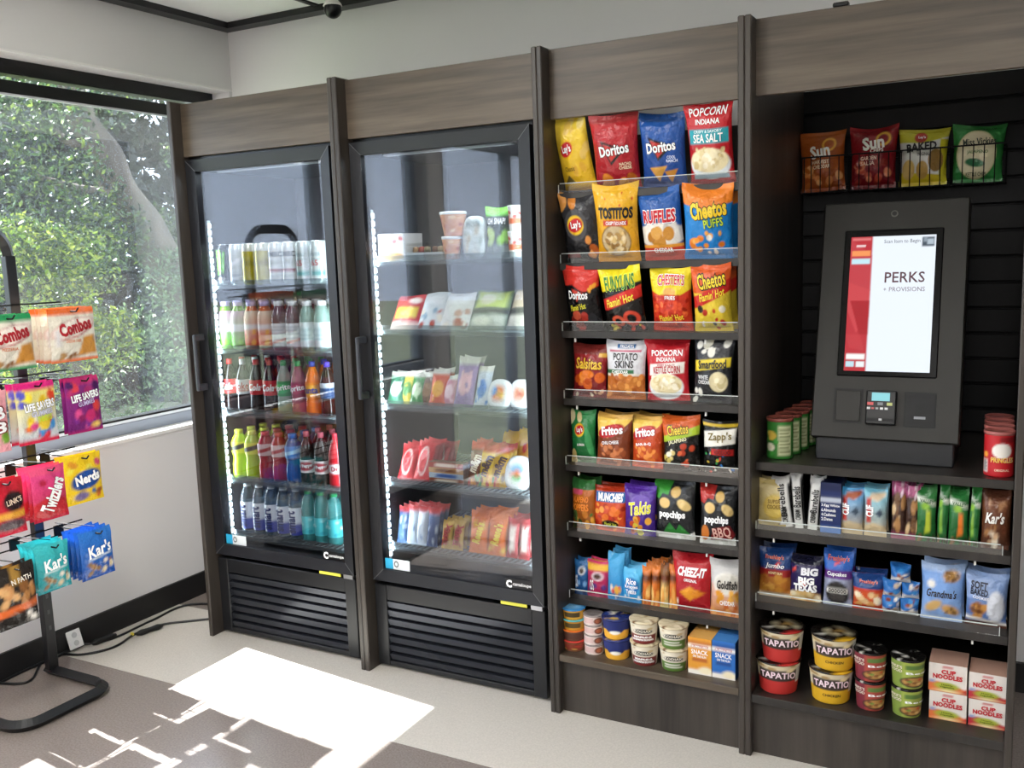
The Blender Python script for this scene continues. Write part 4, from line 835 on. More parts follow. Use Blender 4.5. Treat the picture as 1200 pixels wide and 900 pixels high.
pack((787, 650, 834, 722), 6, .13, [('vg', '#9c1620', '#c2242c'), ('p', [(.2, .34), (.5, .46), (.78, .36), (.5, .2)], '#e49a2c'), ('p', [(.45, .34), (.7, .42), (.9, .36), (.66, .26)], '#d9861f'), ('r', .0, .1, .16, .2, '#efe8d0'), ('r', -.1, -.1, 1.1, .06, '#7c1018')], [('CHEEZ-IT', .1, .64, .92, .78, '#ffffff', {'rot': 0, 'b': .05, 'sh': .1}), ('ORIGINAL', .3, .54, .7, .59, '#ffffff')], 'red cheese cracker bag leaning on the seventh shelf', T=.05, res=(22, 30), cat='cracker bag')
pack((831, 657, 868, 730), 6, .13, [('vg', '#d98440', '#d6d2cc'), ('r', -.1, .6, 1.1, 1.1, '#cfcdca'), ('e', .6, .6, .44, .2, '#efebe2'), ('e', .6, .6, .4, .17, '#d9d4c8'), ('n', .3, .3, .95, .45, 8, .1, ['#efb04a', '#e39a34'], 3), ('n', .05, .05, .9, .2, 10, .08, ['#c9642a', '#e8a860'], 5)], [('Goldfish', .24, .52, .98, .66, '#2a2420', {'b': .03}), ('CHEDDAR', .35, .22, .9, .3, '#ffffff')], 'silver and orange cracker bag beside the red cracker bag', T=.05, res=(22, 30), cat='cracker bag')

# ------------------------------------------------------------------ round tubs, cups and cartons
def tub(name, x, y, z, r0, r1, h, ops, texts, lidops, label, cat, group, lidh=.006, lidr=None, rot=0.0, n=64, lidname='lid'):
    rt = empty(name, (x, y, z), rot); tag(rt, label, cat, group)
    k = 26; prof = [(r0*.96, 0)]+[(r0+(r1-r0)*i/k, .002+(h-.002)*i/k) for i in range(k+1)]
    lathe_colored(prof, n, ops, h, rt, 'cup', paper)
    if texts: lettering(texts, cyl_pt(prof, h), (math.pi*(r0+r1)/2, h), rt)
    lr = lidr or r1*1.04; lp = [(lr*.98, h-.001), (lr, h+.001), (lr, h+lidh), (lr*.94, h+lidh+.001), (lr*.6, h+lidh+.0005), (lr*.3, h+lidh+.0005), (.002, h+lidh+.0005)]
    v, f = lathe(lp, n); v = np.array(v); C = paint(lidops, v[:, 0]/(2*lr)+.5, v[:, 1]/(2*lr)+.5, .08)
    mesh(lidname, v, f, film, rt, True, C); return rt, h+lidh+.001
def px_round(u0, v0, u1, v1, Y, zs=None):
    a, b = onY(u0, (v0+v1)/2, Y), onY(u1, (v0+v1)/2, Y); t = onY((u0+u1)/2, v0, Y); bo = onY((u0+u1)/2, v1, Y)
    return (a[0]+b[0])/2, (b[0]-a[0])/2, t[2], (zs if zs is not None else bo[2])
GT = 'cups stacked on the bottom shelf of the chip cabinet'
ROT = math.radians(14)
def stack(px, zs, Y, nst, r0f, spec, name, cat, group):
    x, r, zt, _ = px_round(*px, Y, zs); h = (zt-zs)/nst; z = zs
    for k in range(nst):
        sp = spec[k % len(spec)]
        _, dh = tub(name, x+random.Random(k).uniform(-.001, .001), Y, z, r*r0f, r*.95, h*.92, sp[0], sp[1], sp[2], sp[3], cat, group, lidh=h*.07, rot=ROT, lidr=r); z += dh
lid4 = [('#3f8fd0', 'blue'), ('#5fb8c0', 'teal'), ('#e0762e', 'orange'), ('#d0453a', 'red')]
stack((660, 711, 686, 764), S3[7], .075, 4, .86, [([('bg', '#7a4f34'), ('r', .2, .2, .8, .8, '#8a3a2a'), ('n', .2, .2, .8, .8, 6, .12, ['#c9a04a', '#b53a2a'], 2)], [], [('bg', '#d0453a')], 'small dip cup with red lid, bottom of its stack'),
    ([('bg', '#6a4a3a'), ('r', .2, .2, .8, .8, '#5a3a30')], [], [('bg', '#e0762e')], 'small dip cup with orange lid'),
    ([('bg', '#c98f2c'), ('r', .25, .3, .75, .8, '#5a4a24')], [], [('bg', '#5fb8c0')], 'small yellow dip cup with teal lid'),
    ([('bg', '#d9a23a'), ('r', .25, .3, .75, .8, '#4a3c22')], [], [('bg', '#3f8fd0'), ('e', .5, .5, .3, .3, '#7ab8e6')], 'small yellow dip cup with blue lid, top of its stack')], 'dip_cup', 'cup', GT)
pk = ([('bg', '#e3d3cc'), ('r', .1, .25, .55, .85, '#d8b8b4'), ('e', .72, .5, .16, .34, '#7a3f30'), ('e', .72, .5, .1, .22, '#b86a4a')], [], [('bg', '#9a8f8c'), ('e', .5, .5, .4, .4, '#77706e')])
stack((685, 719, 707, 771), S3[7], .075, 4, .94, [(*pk, 'pale pink small cup in a stack of four')], 'snack_cup', 'cup', GT)
mc = ([('bg', '#1f2c6e'), ('e', .5, .18, .62, .36, '#efb23a'), ('e', .5, .55, .24, .22, '#1f2c6e'), ('e', .5, .38, .14, .1, '#f2f0e6')], [], [('bg', '#1d2a66'), ('n', .1, .1, .9, .9, 8, .12, ['#efc95a', '#e8e2d0', '#2f4a9a'], 4)])
stack((707, 721, 739, 777), S3[7], .075, 2, .80, [(*mc, 'navy and yellow macaroni cup under its twin'), (*mc, 'navy and yellow macaroni cup, upper of two')], 'macaroni_cup', 'cup', GT)
KM_ = [('MAPLE &', .28, .32, .72, .42, '#ffffff'), ('BROWN SUGAR', .22, .18, .78, .28, '#ffffff')]
def kodiak(c, w): return ([('bg', '#e3d9c4'), ('r', .12, -.1, .88, .48, c), ('l', .26, .16, .74, .4, 2, '#e8e4da'), ('e', .5, .62, .24, .14, '#3a3a36'), ('n', 0, .75, 1, 1, 10, .08, ['#c9b48a', '#efe6d0'], 3), ('r', .12, .48, .88, .53, '#efe7d6')], [('KODIAK', .3, .6, .7, .72, '#efe7d6')]+w, [('bg', '#d8caa8'), ('n', .1, .1, .9, .9, 10, .1, ['#a88a5a', '#efe2c4', '#7a5a3a'], 5)])
stack((739, 724, 772, 784), S3[7], .07, 2, .80, [(*kodiak('#7a2a28', KM_), 'cream and maroon oatmeal cup under its twin'), (*kodiak('#7a2a28', KM_), 'cream and maroon oatmeal cup, upper of two')], 'oatmeal_cup', 'cup', GT)
stack((773, 730, 807, 791), S3[7], .07, 2, .80, [(*kodiak('#5a7a34', []), 'cream and green oatmeal cup under its twin'), (*kodiak('#5a7a34', []), 'cream and green oatmeal cup, upper of two')], 'oatmeal_cup', 'cup', GT)
def carton(px, zs, Y, D, ops, texts, side, top, label, cat, group, name='snack_box', zbase=None, yaw=0.0, rear=0, height=None):
    a, b = onY(px[0], (px[1]+px[3])/2, Y), onY(px[2], (px[1]+px[3])/2, Y); t = onY((px[0]+px[2])/2, px[1], Y)
    rt = empty(name, ((a[0]+b[0])/2, Y, zs), math.radians(yaw)); tag(rt, label, cat, group); H = height or t[2]-zs
    printed_box(b[0]-a[0]-.002, D, H, ops, texts, rt, side=side, top=top)
    for k in range(rear):
        c = copy_tree(rt); c.location.y += (D+.003)*(k+1); c['label'] = label+(', tucked behind its twin' if k == 0 else ', last behind two twins')
    return rt, H
def sbox(c, c2): return [('bg', c), ('r', -.1, .72, 1.1, .82, '#efe9e0'), ('r', .15, .745, .85, .8, '#b84a4a'), ('r', -.1, -.1, 1.1, .12, '#ece6dc'), ('e', .75, .12, .3, .1, '#efe2c0'), ('r', .18, .36, .82, .43, c2), ('r', -.1, .86, 1.1, .9, c2)]
carton((806, 748, 834, 800), S3[7], .05, .06, sbox('#e09a34', '#a8442a'), [('BUMBLE BEE', .18, .75, .82, .795, '#ffffff'), ('SNACK', .15, .56, .85, .68, '#ffffff'), ('ON THE RUN', .22, .47, .78, .53, '#ffffff')], '#d08a2c', '#e8b060', 'orange tall snack carton on the bottom shelf', 'carton', 'snack cartons', rear=2)
carton((834, 752, 862, 806), S3[7], .05, .06, sbox('#2a6ab8', '#1a3a78'), [('BUMBLE BEE', .18, .75, .82, .795, '#ffffff'), ('SNACK', .15, .56, .85, .68, '#ffffff'), ('ON THE RUN', .22, .47, .78, .53, '#ffffff')], '#1f4f94', '#4a8ad0', 'blue tall snack carton beside the orange carton', 'carton', 'snack cartons', rear=2)

# ------------------------------------------------------------------ fourth bay: basket bags, cans, bars, cakes, noodles
GB = 'chip bags in the wire baskets'
def bbag(px, ops, texts, label, **kw): return bag(px, .612, BZ0+.005, .066, ops, texts, label, 'chip bag', GB, lean=7, **kw)
bbag((938, 155, 993, 222), [('vg', '#8a3f16', '#b05a22'), ('n', .1, .1, .9, .4, 16, .08, ['#c97a3a', '#a8581e', '#e0a060'], 3), ('e', .68, .76, .16, .12, '#e6a83a'), ('e', .68, .76, .11, .08, '#a8541e')], [('Sun', .22, .55, .7, .76, '#f4efe4', {'rot': 8, 'b': .04}), ('HARVEST', .25, .44, .7, .5, '#f0d8b0'), ('CHEDDAR', .28, .36, .72, .42, '#f0d8b0')], 'orange-brown multigrain chip bag in a wire basket', roll=-3)
bbag((994, 149, 1052, 220), [('vg', '#6e1018', '#8e1a20'), ('n', .15, .1, .85, .4, 18, .08, ['#b84a34', '#8a2a22', '#d8805a'], 3), ('e', .72, .78, .16, .12, '#e0a83a'), ('e', .72, .78, .11, .08, '#8a1a20')], [('Sun', .25, .62, .75, .82, '#f4efe4', {'rot': 8, 'b': .04}), ('CHIPS', .44, .56, .76, .62, '#f4efe4', {'rot': 4}), ('GARDEN', .2, .44, .6, .5, '#f0c8b0'), ('SALSA', .2, .36, .55, .42, '#f0c8b0')], 'dark red multigrain chip bag in a wire basket')
bbag((1052, 152, 1112, 217), [('bg', '#d0d0c8'), ('p', [(-.1, .8), (.5, .72), (1.1, .86), (1.1, 1.2), (-.1, 1.2)], '#b9b42c'), ('e', .45, .84, .13, .1, '#a83a2a'), ('p', [(-.1, .25), (1.1, .15), (1.1, -.1), (-.1, -.1)], '#d0b82c'), ('r', .85, -.1, 1.1, .8, '#c9c02e'), ('e', .2, .28, .14, .17, '#c9a860'), ('e', .5, .26, .13, .15, '#b8934c'), ('e', .78, .42, .16, .2, '#8f6f3a')], [("Lay's", .37, .81, .53, .87, '#ffffff'), ('BAKED', .1, .6, .8, .74, '#1c1c1c', {'rot': 4, 'b': .04}), ('ORIGINAL', .36, .5, .66, .555, '#3a3a3a')], 'white and yellow baked chip bag in a wire basket')
bbag((1113, 147, 1177, 213), [('bg', '#2f7a3a'), ('e', .47, .48, .40, .42, '#cfc49a'), ('e', .47, .48, .37, .39, '#d8cfac'), ('e', .45, .32, .2, .07, '#2f6a44', -8)], [('Miss Vickies', .14, .62, .88, .75, '#1a2a20', {'rot': 3, 'b': .02}), ('JALAPENO', .24, .46, .72, .53, '#5a7a4a'), ('KETTLE CHIPS', .24, .1, .7, .16, '#4a5a3a')], 'green kettle chip bag with cream oval in a wire basket', roll=2)
GC = 'snack cans on the kiosk counter'
def pcan(u0, u1, vt, n, c, ops, texts, label, y0, dx, dy):
    a, b = onY(u0, 530, y0), onY(u1, 530, y0); r = min((b[0]-a[0])/2, .037); x = (a[0]+b[0])/2; h = .115
    for k in range(n):
        rt = empty('snack_can', (x+dx*k, y0+dy*k, S4[0]), math.radians(4)); tag(rt, label, 'snack can', GC)
        prof = [(r*.96, 0), (r, .003)]+[(r, .003+(h-.006)*i/24) for i in range(1, 25)]+[(r*.97, h)]
        lathe_colored(prof, 64, ops, h, rt, 'tube', paper)
        if k == 0: lettering(texts, cyl_pt(prof, h), (math.pi*r, h), rt)
        v, f = lathe([(r*1.04, h-.006), (r*1.05, h-.002), (r*1.05, h+.003), (r*.98, h+.004), (r*.93, h+.001), (.003, h+.001)], 32); mesh('lid', v, f, mat('lid_'+c[1:], c, .3), rt, True)
pcan(899, 929, 489, 5, '#8a4a40', [('bg', '#2f7a2c'), ('r', .5, .1, .85, .85, '#cfd2a8'), ('l', .53, .15, .83, .8, 7, '#6a7a4a'), ('e', .3, .6, .16, .12, '#d8b84a'), ('e', .28, .3, .14, .1, '#e6e2c8'), ('n', .1, .1, .45, .85, 6, .07, ['#3f9a3a', '#1f5a20'], 3)], [], 'green snack can beside the kiosk on the counter', .13, .009, .072)
pcan(1153, 1189, 505, 4, '#a8605a', [('bg', '#c01c24'), ('r', .5, .78, .95, .92, '#8a1218'), ('e', .55, .6, .22, .17, '#f2ece4'), ('r', .05, .1, .22, .38, '#ece8e2'), ('l', .07, .12, .2, .36, 6, '#2a2a2a'), ('e', .15, .5, .08, .06, '#e8a03a')], [('PRINGLES', .32, .34, .8, .45, '#f2c23a', {'out': '#ffffff', 'ow': .03}), ('ORIGINAL', .4, .14, .7, .19, '#f4e0c0')], 'red snack can by the right side of the kiosk', .105, -.002, .074)

G5 = 'bars and pouches under the kiosk'
def barp(px, ops, texts, label, Y=.09, T=.022, **kw): kw.setdefault('res', (14, 22)); return bag(px, Y, kw.pop('zs', S4[1]), T, ops, texts, label, kw.pop('cat', 'snack bar'), G5, name=kw.pop('name', 'snack_bar'), **kw)
barp((887, 562, 922, 618), [('vg', '#c2ab6a', '#d8c894'), ('e', .6, .42, .38, .26, '#d9b84a'), ('e', .6, .42, .33, .22, '#e0c468'), ('r', -.1, .88, 1.1, 1.1, '#b8a468')], [('SUPER', .36, .5, .86, .58, '#8a6a24'), ('COOKIE', .34, .38, .88, .47, '#8a6a24')], 'cream cookie pouch with yellow circle under the counter', name='cookie_pouch', cat='pouch', T=.03, rear=1)
for px, rl, lb in (((911, 561, 933, 618), -9, 'white and black protein bar tilted beside the cookie pouch'), ((930, 553, 944, 616), -5, 'white and black protein bar standing between two others'), ((944, 560, 960, 618), 4, 'white and black protein bar beside the navy box')):
    barp(px, [('bg', '#dcdcd8'), ('r', -.1, -.1, .14, 1.1, '#161616'), ('r', .86, -.1, 1.1, 1.1, '#161616'), ('r', -.1, .88, 1.1, 1.1, '#c9c9c6'), ('r', .3, .2, .7, .36, '#8c8c88')], [('Barebells', -.62, .50, 1.62, .62, '#1a1a1a', {'rot': 90}), ('CREAM', -.05, .2, 1.05, .29, '#1a1a1a', {'rot': 90})], lb, roll=rl, rear=1)
rt, _ = carton((961, 566, 986, 616), S4[1], .075, .10, [('bg', '#1a2a5e'), ('r', -.1, .62, 1.1, .7, '#cdd4e0'), ('r', -.1, -.1, 1.1, .12, '#4a7ac0'), ('r', -.1, .84, 1.1, 1.1, '#141f48')], [('3.Egg White', .06, .52, .94, .58, '#ffffff'), ('6.Almonds', .06, .43, .75, .49, '#ffffff'), ('4.Cashews', .06, .34, .75, .4, '#ffffff'), ('2.Dates', .06, .25, .6, .31, '#ffffff')], '#141f48', '#1a2550', 'navy protein bar box with white ingredient list', 'box', G5, name='bar_box')
def clif(px, c, c2, label, **kw): return barp(px, [('vg', '#b9a68a', c), ('p', [(-.1, .2), (.4, .3), (1.1, .22), (1.1, -.1), (-.1, -.1)], '#c9b48e'), ('p', [(.2, .8), (.6, .75), (.95, .88), (.9, .95), (.3, .92)], c2), ('r', .08, .3, .3, .82, '#b8342a'), ('p', [(.5, .5), (.75, .62), (.85, .5), (.7, .42)], '#3a4a5a')], [('CLIF', -.12, .48, .5, .62, '#ffffff', {'rot': 90, 'b': .04})], label, T=.03, **kw)
clif((984, 572, 1012, 626), '#3f9fd8', '#a8542e', 'blue energy bar with red vertical name strip', rear=2)
clif((1012, 574, 1040, 630), '#7ac4dc', '#d8c0a0', 'pale blue and beige energy bar beside the blue one', rear=2)
for j, (px, lb) in enumerate((((1044, 566, 1062, 632), 'pink dotted brown bar with sideways lettering'), ((1060, 570, 1078, 634), 'pink dotted brown bar beside the green granola packs'))):
    barp(px, [('bg', '#3f2a22'), ('r', -.1, .82, 1.1, 1.1, '#c05a8a'), ('n', -.05, .8, 1.05, 1.0, 14, .07, ['#f4d8e4', '#8a2a5a'], 3), ('r', -.1, -.1, 1.1, .12, '#8a3a5a'), ('n', .1, .2, .9, .75, 8, .16, ['#a87a4a', '#6a4a30', '#d8b88a'], j+4)], [], lb, T=.026, rear=2)
def natv(px, sub, lb, yaw, rear=1): return barp(px, [('vg', '#1f5a2c', '#2f7a3a'), ('p', [(-.1, .78), (1.1, .66), (1.1, .72), (-.1, .88)], '#e6e8dc'), ('e', .45, .68, .2, .07, '#8fbf3a'), ('p', [(.42, .15), (.72, .2), (.7, .58), (.5, .6)], sub), ('n', .1, .02, .9, .12, 5, .08, ['#3a2a20', '#7a5a3a'], 3)], [('VALLEY', .1, .73, .9, .79, '#1f5a2c', {'rot': -8})], lb, T=.03, rear=rear, yaw=yaw)
natv((1073, 572, 1098, 635), '#b9c83a', 'green granola pack with lime stripe', 8); natv((1097, 566, 1111, 634), '#7aa83a', 'narrow green granola pack turned sideways beside the lime one', -30, 0)
natv((1111, 575, 1136, 640), '#e07a2c', 'green granola pack with orange stripe', 8); natv((1134, 571, 1148, 640), '#7aa83a', 'narrow green granola pack turned sideways beside the orange one', -30, 0)
barp((1149, 576, 1184, 645), [('vg', '#4a2a1c', '#7a4a30'), ('r', -.1, .84, 1.1, 1.1, '#5a3424'), ('n', .15, .08, .9, .42, 12, .1, ['#d8b08a', '#a8764a', '#efe0c8', '#6a3a24'], 4), ('n', .05, .7, .95, .82, 6, .07, ['#b0805a'], 6)], [("Kar's", .1, .46, .86, .64, '#f4efe6', {'b': .03, 'sh': .15})], 'brown trail mix pouch at the end of the bar shelf', name='trail_mix_pouch', cat='pouch', T=.035, rear=1)

G6 = 'wrapped cakes and cookies'
def cake(px, ops, texts, label, **kw): kw.setdefault('T', .045); kw.setdefault('res', (20, 26)); return bag(px, .095, S4[2], kw.pop('T'), ops, texts, label, 'wrapped cake', G6, name='wrapped_cake', **kw)
cake((888, 643, 928, 704), [('bg', '#1f3f78'), ('r', -.1, -.1, 1.1, .5, '#b8752e'), ('r', -.1, .44, 1.1, .6, '#9a2420'), ('n', .1, .12, .9, .42, 12, .12, ['#d8a04a', '#c98a34', '#a86424'], 3), ('r', -.1, -.1, 1.1, .1, '#c9b8a0'), ('p', [(.55, .62), (.7, .72), (.62, .76), (.5, .66)], '#e0452c')], [("Freshley's", .18, .78, .8, .88, '#d8542e', {'out': '#ffffff', 'ow': .03}), ('Jumbo', .2, .6, .85, .72, '#ffffff', {'sh': .2}), ('HONEY BUN', .3, .5, .8, .55, '#f4dca0')], 'blue topped wrapped honey bun with brown glaze', rear=1)
cake((924, 652, 964, 709), [('bg', '#2a2152'), ('r', -.1, .82, 1.1, 1.1, '#1a1a2e'), ('e', .5, .1, .55, .16, '#d8b070'), ('n', .1, .02, .9, .18, 10, .1, ['#e8cf98', '#c9965a', '#f0e2c0'], 3), ('p', [(.1, .72), (.22, .78), (.2, .68), (.08, .65)], '#d8452c'), ('e', .45, .42, .12, .07, '#d85a34')], [('BIG', .38, .62, .92, .76, '#e8e8ee', {'b': .06}), ('BIG', .28, .42, .82, .56, '#ffffff', {'b': .06}), ('TEXAS', .1, .25, .92, .4, '#ffffff', {'b': .06})], 'navy wrapped cinnamon roll with large white lettering')
cake((964, 647, 1000, 706), [('bg', '#9aa0b8'), ('r', -.1, .66, 1.1, 1.1, '#2f62b8'), ('r', -.1, .52, 1.1, .68, '#5a2a7a'), ('e', .5, .25, .42, .23, '#2a2826'), ('e', .5, .18, .3, .1, '#4a4644'), ('r', .12, .26, .88, .34, '#efece4'), ('p', [(.4, .76), (.6, .82), (.55, .86), (.38, .8)], '#e0452c')], [("Freshley's", .1, .82, .9, .93, '#d8542e', {'out': '#ffffff', 'ow': .03}), ('Cupcakes', .08, .56, .85, .65, '#ffffff'), ('oooooo', .14, .265, .86, .335, '#2a2826')], 'blue wrapped chocolate cupcake with white icing loops', rear=1)
cake((998, 673, 1036, 720), [('bg', '#24437e'), ('r', -.1, -.1, 1.1, .62, '#c9522a'), ('n', .15, .15, .85, .5, 10, .14, ['#e8c08a', '#d89a5a', '#f4e2c0'], 3), ('r', -.1, -.1, 1.1, .14, '#b8341f'), ('r', -.1, .55, 1.1, .63, '#c03a24')], [("Freshley's", .2, .76, .85, .87, '#d8542e', {'out': '#ffffff', 'ow': .03})], 'blue and orange wrapped danish beside the cupcake', rear=1)
for j in range(5):
    px = [(1032, 700, 1055, 724), (1054, 703, 1077, 728), (1034, 681, 1057, 703), (1056, 684, 1078, 706), (1043, 660, 1068, 684)][j]
    zb = None if j > 1 else S4[2]
    cxs = onY((px[0]+px[2])/2, px[3], .10)
    bag(px, .10, S4[2] if j < 2 else S4[2]+.046*(1 if j < 4 else 2), .05, [('bg', '#2a6ab0'), ('r', -.1, -.1, 1.1, .35, '#d8d4cc'), ('n', .4, .3, 1, .9, 8, .14, ['#c9b49a', '#7a3a2a', '#efe8da', '#3f8fd0'], j+3)], [], ['blue and white crispy bar in the bottom of the pile', 'blue and white crispy bar low in the pile by the cookie bag', 'blue and white crispy bar in the middle of the pile', 'blue and white crispy bar mid-pile by the cookie bag', 'blue and white crispy bar on top of the pile'][j], 'wrapped cake', 'pile of crispy bars', lean=0, name='crispy_bar', res=(12, 14), Hm=.050)
cake((1078, 662, 1130, 733), [('vg', '#8fb0e0', '#6f9ad8'), ('r', -.1, .88, 1.1, 1.1, '#a8c2e8'), ('e', .72, .82, .2, .1, '#b8884a'), ('n', .6, .75, .85, .9, 6, .05, ['#6a4a2a', '#8a6234'], 3), ('e', .24, .66, .1, .07, '#e8e4dc'), ('e', .3, .27, .22, .09, '#d8b070', 20), ('e', .72, .22, .22, .09, '#c99a5a', -10), ('n', .6, .17, .85, .27, 6, .04, ['#7a5a34'], 5), ('p', [(-.1, .12), (1.1, .06), (1.1, -.1), (-.1, -.1)], '#a8c0e6')], [("Grandma's", .06, .44, .9, .58, '#2a1c18', {'b': .02, 'sh': .15})], 'light blue cookie bag with cookie pictures', rear=1)
cake((1130, 672, 1182, 744), [('vg', '#3a5a94', '#8aa4d0'), ('p', [(-.1, .5), (.6, .62), (.6, .9), (-.1, .98)], '#9ab0d8'), ('e', .3, .34, .2, .12, '#a8703a'), ('n', .15, .18, .5, .42, 10, .08, ['#c98f4a', '#8a5628', '#6a3f20'], 4), ('e', .74, .4, .22, .3, '#d9dce4'), ('r', -.1, -.1, 1.1, .1, '#4a2a20'), ('p', [(-.1, .14), (1.1, .05), (1.1, .09), (-.1, .2)], '#e8e2d8')], [('SOFT', .06, .72, .5, .84, '#16203a', {'rot': -4, 'b': .04}), ('BAKED', .04, .6, .52, .71, '#16203a', {'rot': -4, 'b': .04}), ('COOKIES', .1, .53, .55, .58, '#f4f4f8', {'rot': -4})], 'dark blue soft cookie bag beside the light blue one', rear=1)

GN = 'noodle cups and boxes on the lowest shelf'
def bowl(c, w): return ([('bg', '#d6c8a8'), ('r', -.2, -.1, 1.2, .5, c), ('r', .14, .46, .80, .82, '#3a2e2a'), ('n', 0, .8, 1, .98, 10, .07, ['#a88a5a', '#e6d4a4', '#c9a870'], 3), ('r', .80, .38, 1.02, .92, '#dcdcd4'), ('l', .82, .42, 1.0, .88, 6, '#8a8a84'), ('r', .02, .5, .06, .8, '#e8e4dc')], [("TAPATIO", .2, .54, .76, .74, '#efd8e0', {'b': .03, 'arc': .03})]+w, [('bg', '#1c1715'), ('p', [(.3, -.1), (1.1, .3), (1.1, -.1)], c), ('e', .6, .55, .28, .24, '#d8cba8'), ('e', .6, .55, .2, .17, '#3a2418'), ('e', .6, .55, .1, .08, '#c9a05a'), ('r', .1, .3, .3, .36, '#e8e4da')])
def nstack(pxs, ops3, labels, Y, r0f, name, cat):
    z = S4[3]; h = (px_round(*pxs[1], Y, z)[2]-z)/2-.004
    for k, px in enumerate(pxs):
        x, r, zt, zb = px_round(*px, Y, z)
        _, dh = tub(name, x, Y, z, r*r0f, r*.95, h*.93, *ops3, labels[k], cat, GN, lidh=.004, rot=math.radians(15), lidr=r*1.0); z += dh+.0005
nstack([(886, 772, 939, 818), (890, 727, 943, 772)], bowl('#b8302c', []), ['red noodle bowl under its twin on the lowest shelf', 'red noodle bowl, upper of two, black lid'], .085, .80, 'noodle_bowl', 'bowl')
nstack([(947, 783, 1001, 829), (950, 735, 1005, 782)], bowl('#d8a824', [('CHICKEN', .34, .26, .62, .34, '#3a2a14')]), ['yellow noodle bowl under its twin on the lowest shelf', 'yellow noodle bowl, upper of two, black lid'], .085, .80, 'noodle_bowl', 'bowl')
def ncup(c, c2): return ([('bg', c), ('r', .0, -.1, .34, 1.1, c2), ('e', .62, .26, .34, .2, '#241c18'), ('e', .62, .27, .29, .15, '#b8884a'), ('n', .42, .18, .85, .36, 10, .06, ['#e6c684', '#7a4a2a', '#c94a2a', '#6a8a3a'], 3), ('r', .4, .72, .98, .88, '#5a7a3a')], [("MIKE'S", .06, .74, .34, .84, '#e8d8c8'), ('GOOD', .06, .6, .34, .7, '#e8d8c8'), ('Beef', .42, .56, .94, .64, '#ffffff')], [('bg', '#141312'), ('n', .1, .1, .9, .9, 10, .07, ['#e8e4dc', '#c9c4ba', '#2a2826'], 3)])
nstack([(1001, 800, 1039, 840), (1000, 755, 1040, 800)], ncup('#a8473c', '#7a2a38'), ['dark red noodle cup under its twin', 'dark red noodle cup, upper of two'], .075, .84, 'noodle_cup', 'cup')
nstack([(1043, 808, 1082, 851), (1043, 763, 1085, 808)], ncup('#9fae4e', '#7f9440'), ['light green noodle cup under its twin', 'light green noodle cup, upper of two'], .075, .84, 'noodle_cup', 'cup')
def nbox(c): return [('bg', '#e0d8d0'), ('r', -.1, -.1, 1.1, .14, '#d98a78'), ('p', [(-.1, .3), (.25, .36), (.6, .3), (1.1, .12), (1.1, -.1), (-.1, -.1)], c), ('p', [(.8, .0), (1.1, .3), (1.1, .0)], '#b83a2e'), ('e', .48, .22, .32, .13, '#a8b03a'), ('r', .36, .86, .62, .92, '#c22a34'), ('r', .02, .3, .16, .4, '#8f9ac0'), ('e', .5, .05, .3, .04, '#e2d8a0')]
def nboxt(): return [('CUP', .34, .66, .70, .8, '#c22a34', {'b': .05}), ('NOODLES', .12, .48, .88, .63, '#c22a34', {'b': .05}), ('Hearty', .34, .24, .64, .29, '#4a5218'), ('Vegetable', .3, .16, .68, .22, '#4a5218')]
for (pa, pb, c, n1, n2) in (((1088, 812, 1133, 862), (1088, 762, 1134, 812), '#d9703c', 'white and orange noodle box under its twin', 'white and orange noodle box, upper of two'), ((1134, 822, 1180, 871), (1135, 772, 1181, 822), '#b82a3a', 'white and crimson noodle box under its twin', 'white and crimson noodle box, upper of two')):
    _, h = carton(pa, S4[3], .07, .10, nbox(c), nboxt(), '#dcd2c8', '#caa08c', n1, 'noodle box', GN, name='noodle_box')
    carton(pb, S4[3]+h+.001, .07, .10, nbox(c), nboxt(), '#dcd2c8', '#caa08c', n2, 'noodle box', GN, name='noodle_box', height=h)

# ------------------------------------------------------------------ drinks in the first cooler
def lq(name, c, trans=0.0, rough=.12): return mat('liquid_'+name, c, rough, trans=trans, ior=1.33, coat=.4)
def drink_can(r, h, ops, texts):
    rt = empty('drink_can'); prof = [(r*.86, 0), (r, .012)]+[(r, .012+(h-.03)*i/18) for i in range(1, 19)]+[(r*.86, h-.003), (r*.84, h)]
    lathe_colored(prof, 48, ops, h, rt, 'can_body', mat('can_print', attr=True, rough=.25, metal=.35))
    if texts: lettering(texts, cyl_pt(prof, h), (math.pi*r, h), rt)
    v, f = lathe([(r*.84, h-.004), (r*.84, h+.001), (r*.78, h+.001), (r*.76, h-.003), (.002, h-.003)], 24); mesh('can_lid', v, f, mat('aluminium', '#c4c8cc', .3, 1.0), rt, True)
    return rt
SHAPES = {
 'soda': [(.62, 0), (.95, .02), (1, .06), (.97, .2), (.90, .34), (.94, .42), (.95, .58), (.90, .66), (.72, .76), (.45, .86), (.34, .92), (.34, .955)],
 'sport': [(.7, 0), (.97, .02), (1, .08), (1, .30), (.90, .36), (.86, .42), (.95, .50), (1, .56), (1, .74), (.86, .82), (.55, .90), (.46, .94), (.46, .95)],
 'juice': [(.8, 0), (1, .02), (1, .10), (.96, .12), (1, .16), (1, .62), (.96, .68), (.82, .78), (.60, .87), (.52, .91), (.52, .94)],
 'water': [(.75, 0), (.97, .02), (1, .05), (1, .64), (.94, .74), (.72, .84), (.46, .91), (.42, .95)]}
